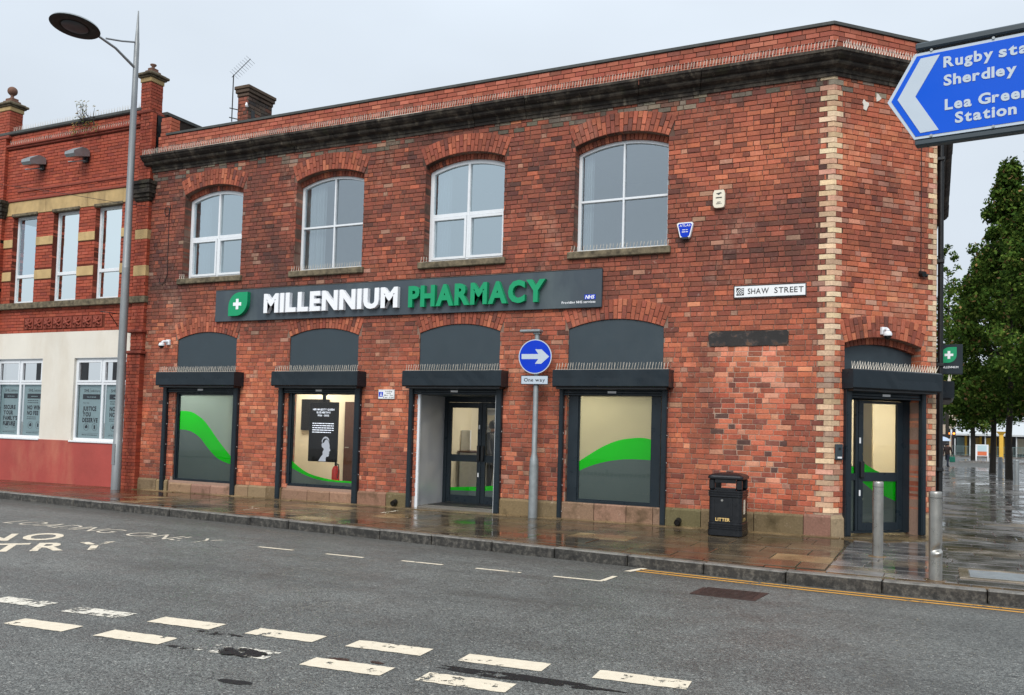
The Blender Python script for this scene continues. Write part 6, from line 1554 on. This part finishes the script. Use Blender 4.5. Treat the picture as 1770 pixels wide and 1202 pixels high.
# ================================================================== trees
def tree(name, x, y, h, rad, base, lab, seed, n=16000, leaf=.15, z=0., sparse=False, tr=.13, taper=.75, group='street trees along the side street'):
    rnd = random.Random(seed); e = empty(name, (x, y, z), lab, 'tree', group); mb = MB(); limbs = []
    top = base+(h-base)*.8; P = [(x, y, z-.05), (x+rnd.uniform(-.04, .04), y, z+base*.5), (x+rnd.uniform(-.08, .08), y, z+base), (x+rnd.uniform(-.15, .15), y, z+(base+top)/2), (x, y, z+top)]
    mb.tube(P, [tr*1.2, tr, tr*.85, tr*.5, .03], 10)
    for k in range(22):
        t = rnd.random(); zz = base*.95+(top-base)*t; a = rnd.uniform(0, 2*pi); L = rad*(1-.6*t)*rnd.uniform(.5, .9)
        Q = [(x, y, z+zz), (x+cos(a)*L*.5, y+sin(a)*L*.5, z+zz+L*.35), (x+cos(a)*L, y+sin(a)*L, z+zz+L*rnd.uniform(.45, .8))]; mb.tube(Q, [tr*.4*(1-t*.6), tr*.22, .012], 6); limbs.append(Q[2]); limbs.append(Q[1])
    mb.build('trunk', 'bark', e)
    # crown of leaf clumps
    def env(t): return rad*(min(1, (t*5+.35))*(1-t)**taper*1.15+.03)
    cl = []; nc = 300 if not sparse else 70
    while len(cl) < nc:
        t = rnd.random()**1.15; a = rnd.uniform(0, 2*pi); rr = env(t)*sqrt(rnd.uniform(.08, 1.))*rnd.uniform(.8, 1.08)
        cl.append((x+rr*cos(a), y+rr*sin(a), z+base*.92+(h-base*.92)*t, rnd.uniform(.3, .62)*(1.1 if t < .5 else .8)*(rad/2.4)**.5, rnd.uniform(.55, 1.3), rr/env(t)))
    ml = MB(); per = n//nc; g0 = [(3, C(66, 90, 38)), (2, C(86, 108, 46)), (2, C(52, 74, 34)), (.8, C(108, 124, 58)), (.25, C(140, 112, 76))]
    for (cx, cy, cz, cr, br, ed) in cl:
        for k in range(per):
            v = Vector((rnd.gauss(0, 1), rnd.gauss(0, 1), rnd.gauss(0, .75))); v = v.normalized()*cr*rnd.random()**.45
            c = Vector((cx, cy, cz))+v; s = leaf*rnd.uniform(.6, 1.25); nrm = (v.normalized()*.6+Vector((rnd.gauss(0, .6), rnd.gauss(0, .6), rnd.gauss(.35, .6)))).normalized()
            a = nrm.orthogonal().normalized(); a = (Matrix.Rotation(rnd.uniform(0, 2*pi), 3, nrm) @ a); b = nrm.cross(a)
            ml.col = jitcol(rnd, pick(rnd, g0), .25); ml.col = tuple(q*br for q in ml.col)
            ml.add([c-a*s*.5, c+b*s*.32-nrm*s*.08, c+a*s*.5, c-b*s*.32-nrm*s*.08], [(0, 1, 2, 3)], False, True)
    ml.build('crown', 'leaf', e, kind='stuff')
tree('street_tree', 4.2, 27.7, 13.2, 2.8, 3.3, 'near street tree with dense dark crown right of the projecting sign', 1, 34000, .18, taper=.9)
tree('street_tree', 4.0, 35.5, 11.5, 3.4, 3.2, 'middle street tree whose crown hangs low behind the projecting sign', 2, 30000, .2)
tree('street_tree', 5.55, 22.5, 15.2, 2.4, 3.8, 'tall street tree at the right edge of the picture', 3, 30000, .17, taper=.95)
tree('street_tree', 4.45, 72.5, 8.5, 3.0, 3.0, 'far street tree standing beside the advertising board', 4, 9000, .26, tr=.2)
tree('sparse_tree', 2.35, 70, 18.5, 1.7, 8.5, 'thin leaved distant tree peeping out past the side wall', 5, 3000, .24, sparse=True, taper=.35, group='street trees along the side street')

# ================================================================== people
def person(name, x, y, z, h, lab, yaw=0., stride=.0, mats=('coat_brown', 'jeans'), arm=.1, group=None):
    e = empty(name, (x, y, z), lab, 'person', group); k = h/1.7
    J = {'pel': (0, 0, .93), 'wai': (0, 0, 1.08), 'che': (0, .01, 1.30), 'nec': (0, .01, 1.46), 'hea': (0, -.01, 1.56), 'crn': (0, 0, 1.67)}
    R = {'pel': .15, 'wai': .15, 'che': .17, 'nec': .06, 'hea': .095, 'crn': .07}
    for s, q in ((1, 'r'), (-1, 'l')):
        J['sh'+q] = (s*.19, 0, 1.40); J['el'+q] = (s*.24, arm*s*.8, 1.14); J['ha'+q] = (s*.24, arm*s*1.6-.04, .90); J['fi'+q] = (s*.235, arm*s*1.6-.05, .82)
        J['hi'+q] = (s*.09, 0, .88); J['kn'+q] = (s*.10, -s*stride*.5-.02, .50); J['an'+q] = (s*.10, -s*stride, .09+abs(stride)*.05); J['to'+q] = (s*.11, -s*stride-.16, .04)
        R.update({'sh'+q: .085, 'el'+q: .058, 'ha'+q: .042, 'fi'+q: .035, 'hi'+q: .105, 'kn'+q: .07, 'an'+q: .05, 'to'+q: .04})
    E = [('pel', 'wai'), ('wai', 'che'), ('che', 'nec'), ('nec', 'hea'), ('hea', 'crn')]
    for q in 'rl': E += [('che', 'sh'+q), ('sh'+q, 'el'+q), ('el'+q, 'ha'+q), ('ha'+q, 'fi'+q), ('pel', 'hi'+q), ('hi'+q, 'kn'+q), ('kn'+q, 'an'+q), ('an'+q, 'to'+q)]
    ks = list(J); me = bpy.data.meshes.new(name); rot = Matrix.Rotation(yaw, 3, 'Z')
    me.from_pydata([tuple(rot @ (Vector(J[q])*k)) for q in ks], [(ks.index(a), ks.index(b)) for a, b in E], [])
    o = bpy.data.objects.new('body', me); COL.objects.link(o); md = o.modifiers.new('s', 'SKIN')
    for i, q in enumerate(ks): me.skin_vertices[0].data[i].radius = (R[q]*k, R[q]*k*.85); me.skin_vertices[0].data[i].use_root = (q == 'pel')
    o.modifiers.new('d', 'SUBSURF').levels = 2
    dg = bpy.context.evaluated_depsgraph_get(); m2 = bpy.data.meshes.new_from_object(o.evaluated_get(dg)); bpy.data.objects.remove(o)
    for m in (mats[0], mats[1], 'skin', 'dull_black'): m2.materials.append(M[m])
    for p in m2.polygons:
        c = p.center/k; p.material_index = 2 if c.z > 1.47 else (3 if c.z < .1 else (1 if c.z < .88 and abs((rot.inverted() @ p.center).x)/k < .2 else (2 if c.z < .87 else 0)))
        p.use_smooth = True
    for v in m2.vertices: v.co += Vector((x, y, z))
    b = bpy.data.objects.new('body', m2); COL.objects.link(b); setpar(b, e)
    hc = Vector((x, y, z))+rot @ (Vector((0, .015, 1.61))*k); mb = MB(); mb.lathe([(.02, .11), (.08, .085), (.112, .02), (.112, -.03), (.09, -.07)], tuple(hc), 14); mb.v = [tuple(hc+(Vector(v)-hc)*k) for v in mb.v]; mb.build('hair', 'dull_black', e)
    fc = Vector((x, y, z))+rot @ (Vector((0, -.1, 1.59))*k)
    return e
person('person', 2.1, 44.0, -.0, 1.42, 'person in a dark coat walking away past the shops carrying a green bag', yaw=2.6, stride=.24)
def carried():
    e = empty('shopping_bag', (2.36, 43.9, .30), 'green shopping bag carried by the walking person', 'bag')
    mb = MB(); mb.cbox(2.2, 2.5, 43.85, 43.97, .30, .62, .03); mb.build('pouch', 'bag_green', e); mb = MB(); mb.tube([(2.26, 43.91, .61), (2.32, 43.91, .76), (2.4, 43.91, .76), (2.44, 43.91, .61)], .012, 5); mb.build('handle', 'bag_green', e)
    person('person', 1.8, 52.0, 0., 1.45, 'person half hidden by the wall under a pale umbrella', yaw=2.9, stride=.1, mats=('shop_dark', 'jeans'))
    e = empty('umbrella', (1.8, 52, 1.2), 'pale blue umbrella held by the half hidden person', 'umbrella')
    mb = MB(); mb.lathe([(.55, 1.55), (.5, 1.63), (.36, 1.74), (.18, 1.82), (.01, 1.85)], (1.85, 52, 0), 16); mb.build('canopy', 'umbrella_pale', e); mb = MB(); mb.tube([(1.85, 51.98, .9), (1.85, 51.98, 1.84)], .012, 5); mb.build('shaft', 'black_paint', e)
    person('person', 7.35, 76.0, 0., 1.6, 'distant person in blue near the yellow column', yaw=.4, stride=.1, mats=('jeans', 'shop_dark'))
    person('person', -7.1, 2.7, -.06, 1.72, 'person in dark clothes standing inside the shop entrance', yaw=1.2, stride=.05, mats=('dull_black', 'dull_black'))
carried()

# ================================================================== far end of the side street
def far_street():
    mb = MB(); mb.hprism([(3.2, 66), (14, 66), (14, 76), (3.4, 76)], -.14, .0); mb.col = None; mb.c = [(1, 1, 1)]*len(mb.f); mb.build('traffic_island', 'slab_grey', kind='structure')
    mb = MB(); mb.hprism([(-8, 96), (60, 96), (60, 160), (-8, 160)], -.14, .0); mb.c = [(1, 1, 1)]*len(mb.f); mb.build('far_pavement', 'slab_grey', kind='structure')
    # advertising board on the island
    e = empty('advertising_board', (5.0, 71, 0), 'small freestanding advertising board by the far tree', 'sign'); mb = MB(); mb.cbox(4.55, 4.65, 70.95, 71.05, 0, 1.35, .01); mb.cbox(5.45, 5.53, 70.95, 71.05, 0, 1.35, .01); mb.cbox(4.65, 5.45, 70.96, 71.04, .35, 1.35, .01); mb.build('frame', 'plate_white', e)
    mb = MB(); mb.box(4.7, 5.4, 70.94, 70.955, .42, .75); mb.build('lower_picture', 'signal_dull', e); mb = MB(); mb.box(4.7, 5.4, 70.94, 70.955, .76, 1.28); mb.build('upper_picture', 'poster_grey', e)
    # row of shops under a long canopy
    e = empty('shop_arcade', (10, 105, 0), 'low row of shops under a pale canopy across the far road', 'building')
    mb = MB(); mb.box(3.3, 40, 103.5, 112, 0, 2.5); mb.build('shop_front', 'shop_dark', e)
    mb = MB(); mb.add([(2.6, 99.5, 2.5), (40, 99.5, 2.5), (40, 104, 3.9), (4.2, 104, 3.9), (2.6, 99.5, 2.3), (40, 99.5, 2.3), (40, 104, 2.3), (4.2, 104, 2.3)], [(0, 1, 2, 3), (7, 6, 5, 4), (0, 4, 5, 1), (1, 5, 6, 2), (2, 6, 7, 3), (3, 7, 4, 0)]); mb.build('canopy', 'canopy_grey', e)
    rnd = random.Random(9); x = 3.5
    while x < 16:
        mb = MB(); mb.cbox(x-.06, x+.06, 99.8, 99.92, 0, 2.29, .01); mb.build('canopy_post', 'canopy_grey', e)
        mb = MB(); mb.box(x+.25, x+1.05, 103.3, 103.45, .3, 2.1); mb.build('shop_panel', rnd.choice(['shop_tan', 'cream', 'yellow_col', 'film_light', 'shop_tan']), e)
        mb = MB(); mb.box(x+1.1, x+1.35, 103.3, 103.45, .0, 2.25); mb.build('pilaster', 'yellow_col', e); x += 1.55
    for k in range(14):
        x = 3.2+k*.85; mb = MB()
        for q in range(6): mb.box(x+q*.14, x+q*.14+.03, 98.2, 98.24, .05, 1.05)
        mb.box(x, x+.8, 98.18, 98.26, 1.05, 1.1); mb.box(x, x+.8, 98.18, 98.26, .12, .16); mb.build('railing', 'film_light', label='%s grey guard rail panel from the left along the far pavement' % ('first', 'second', 'third', 'fourth', 'fifth', 'sixth', 'seventh', 'eighth', 'ninth', 'tenth', 'eleventh', 'twelfth', 'thirteenth', 'fourteenth')[k], cat='railing', group='guard rails along the far pavement')
    e = empty('yellow_column', (7.0, 80, 0), 'yellow column with a flared top beside the far trees', 'column'); mb = MB(); mb.cbox(6.85, 7.2, 80, 80.35, .0, 2.3, .03); mb.build('shaft', 'yellow_col', e); mb = MB(); mb.add([(6.85, 80, 2.3), (7.2, 80, 2.3), (7.2, 80.35, 2.3), (6.85, 80.35, 2.3), (6.6, 79.8, 2.6), (7.45, 79.8, 2.6), (7.45, 80.55, 2.6), (6.6, 80.55, 2.6)], [(0, 1, 5, 4), (1, 2, 6, 5), (2, 3, 7, 6), (3, 0, 4, 7), (4, 5, 6, 7)]); mb.build('capital', 'yellow_col', e)
    bollard(8.0, 82, 1.1, .08, 'pale bollard beside the distant yellow column', grp='dark bollards under the street trees', mat='steel')
    # traffic signals
    for x, lab in ((2.75, 'left traffic signal glowing orange at the far junction'), (3.25, 'right traffic signal glowing orange at the far junction')):
        e = empty('traffic_signal', (x, 92, 0), lab, 'traffic signal', 'signals at the far junction'); mb = MB(); mb.tube([(x, 92, -.14), (x, 92, 3.1)], .06, 8); mb.build('pole', 'black_paint', e); mb = MB(); mb.cbox(x-.17, x+.17, 91.75, 91.95, 1.9, 2.95, .03); mb.build('head', 'black_paint', e)
        mb = MB(); mb.tube([(x, 91.74, 2.42), (x, 91.70, 2.42)], .11, 12); mb.build('amber_lamp', 'signal_orange', e)
    # taller buildings closing the view
    for (x0, x1, y0, zt, mt, lab) in ((-6, 1.95, 118, 9.5, 'far_brick', 'distant red brick building at the end of the side street'), (2.0, 4.2, 126, 7.2, 'far_cream', 'distant narrow cream building beside the far shops'), (16, 40, 125, 9, 'far_brick', 'distant brick building behind the far shops')):
        e = empty('far_building', ((x0+x1)/2, y0, 0), lab, 'building', 'buildings at the end of the side street'); mb = MB(); mb.box(x0, x1, y0, y0+10, 0, zt); mb.build('wall', mt, e)
        mb = MB(); n = 4; m = (x0+x1)/2; mb.add([(x0-.2, y0-.2, zt), (x1+.2, y0-.2, zt), (x1+.2, y0+10, zt), (x0-.2, y0+10, zt), (x0-.2, y0+5, zt+2), (x1+.2, y0+5, zt+2)], [(0, 1, 5, 4), (2, 3, 4, 5), (0, 4, 3), (1, 2, 5)]); mb.build('roof', 'roof_dark', e)
        x = x0+.4
        while x < x1-1:
            for z in (1.0, 4.0): mb = MB(); mb.box(x, x+.8, y0-.03, y0+.02, z, z+1.6); mb.build('window', 'shop_dark', e)
            x += 1.7
plain('signal_dull', C(214, 110, 70), .5, var=.1)
far_street()

# ================================================================== the far side of the road behind the viewer: seen mirrored in the shop windows
def opposite():
    mb = MB(); mb.add([(-60, -17.5, -.2), (40, -17.5, -.2), (40, -19.5, -1.2), (-60, -19.5, -1.2), (40, -70, -1.2), (-60, -70, -1.2)], [(0, 1, 2, 3), (3, 2, 4, 5)]); mb.c = [(1, 1, 1)]*len(mb.f); mb.build('car_park', 'asphalt', kind='structure')
    e = empty('timber_fence', (-10, -20, -1.2), 'low weathered timber fence across the road mirrored in the wide shop window', 'fence'); rnd = random.Random(12)
    for p in range(16):
        mb = MB(); x0 = -26+p*1.9
        for k in range(11): mb.box(x0+k*.17, x0+k*.17+.11, -20.22, -20.2, -1.2, -.17+rnd.uniform(-.03, .03))
        mb.box(x0, x0+1.88, -20.25, -20.221, -.95, -.86); mb.box(x0, x0+1.88, -20.25, -20.221, -.45, -.36); mb.build('fence_panel', 'fence_wood', e)
        mb = MB(); mb.cbox(x0-.06, x0+.03, -20.36, -20.26, -1.2, -.05, .01); mb.build('post', 'fence_wood', e)
    e = empty('parked_car', (-6.2, -23.5, -1.2), 'silver car parked across the road mirrored in the wide shop window', 'car')
    F = FR((-6.2, -23.5, -1.2), (1, 0, 0), (0, -1, 0))
    body = [(-2.1, .3), (-2.15, .65), (-2.0, .88), (-1.2, .98), (1.35, 1.0), (2.05, .92), (2.15, .6), (2.1, .3)]; cab = [(-1.15, .96), (-.55, 1.42), (.75, 1.5), (1.5, 1.4), (1.85, .97)]
    mb = MB(F); mb.prism(body, -.88, .88); mb.build('body', 'car_silver', e); mb = MB(F); mb.prism(cab, -.74, .74); mb.build('cabin', 'car_silver', e)
    for w in (-.745, .745):
        mb = MB(F); mb.sheet([(-1.0, 1.0), (-.5, 1.37), (.3, 1.43), (.3, 1.0)], w); mb.sheet([(.37, 1.0), (.37, 1.43), (1.4, 1.36), (1.6, 1.0)], w); mb.build('side_window', 'black_board', e)
    for u in (-1.35, 1.35):
        for w in (-.8, .8):
            mb = MB(F); mb.tube([(u, w-.1, .32), (u, w+.1, .32)], .32, 20); t = mb.build('wheel', 'dull_black', e); mb = MB(F); mb.tube([(u, w-.11, .32), (u, w+.11, .32)], .19, 14); mb.build('rim', 'galv', t)
    for w in (-.6, .6):
        mb = MB(F); mb.cbox(2.06, 2.13, w-.15, w+.15, .62, .78, .02); mb.build('tail_lamp', 'red_plastic', e); mb = MB(F); mb.cbox(-2.14, -2.06, w-.15, w+.15, .6, .74, .02); mb.build('headlight', 'plate_white', e)
plain('fence_wood', C(84, 82, 76), .9, var=.2, scale=5, bump=.3); plain('car_silver', C(170, 174, 178), .25, .6, var=.03)
opposite()
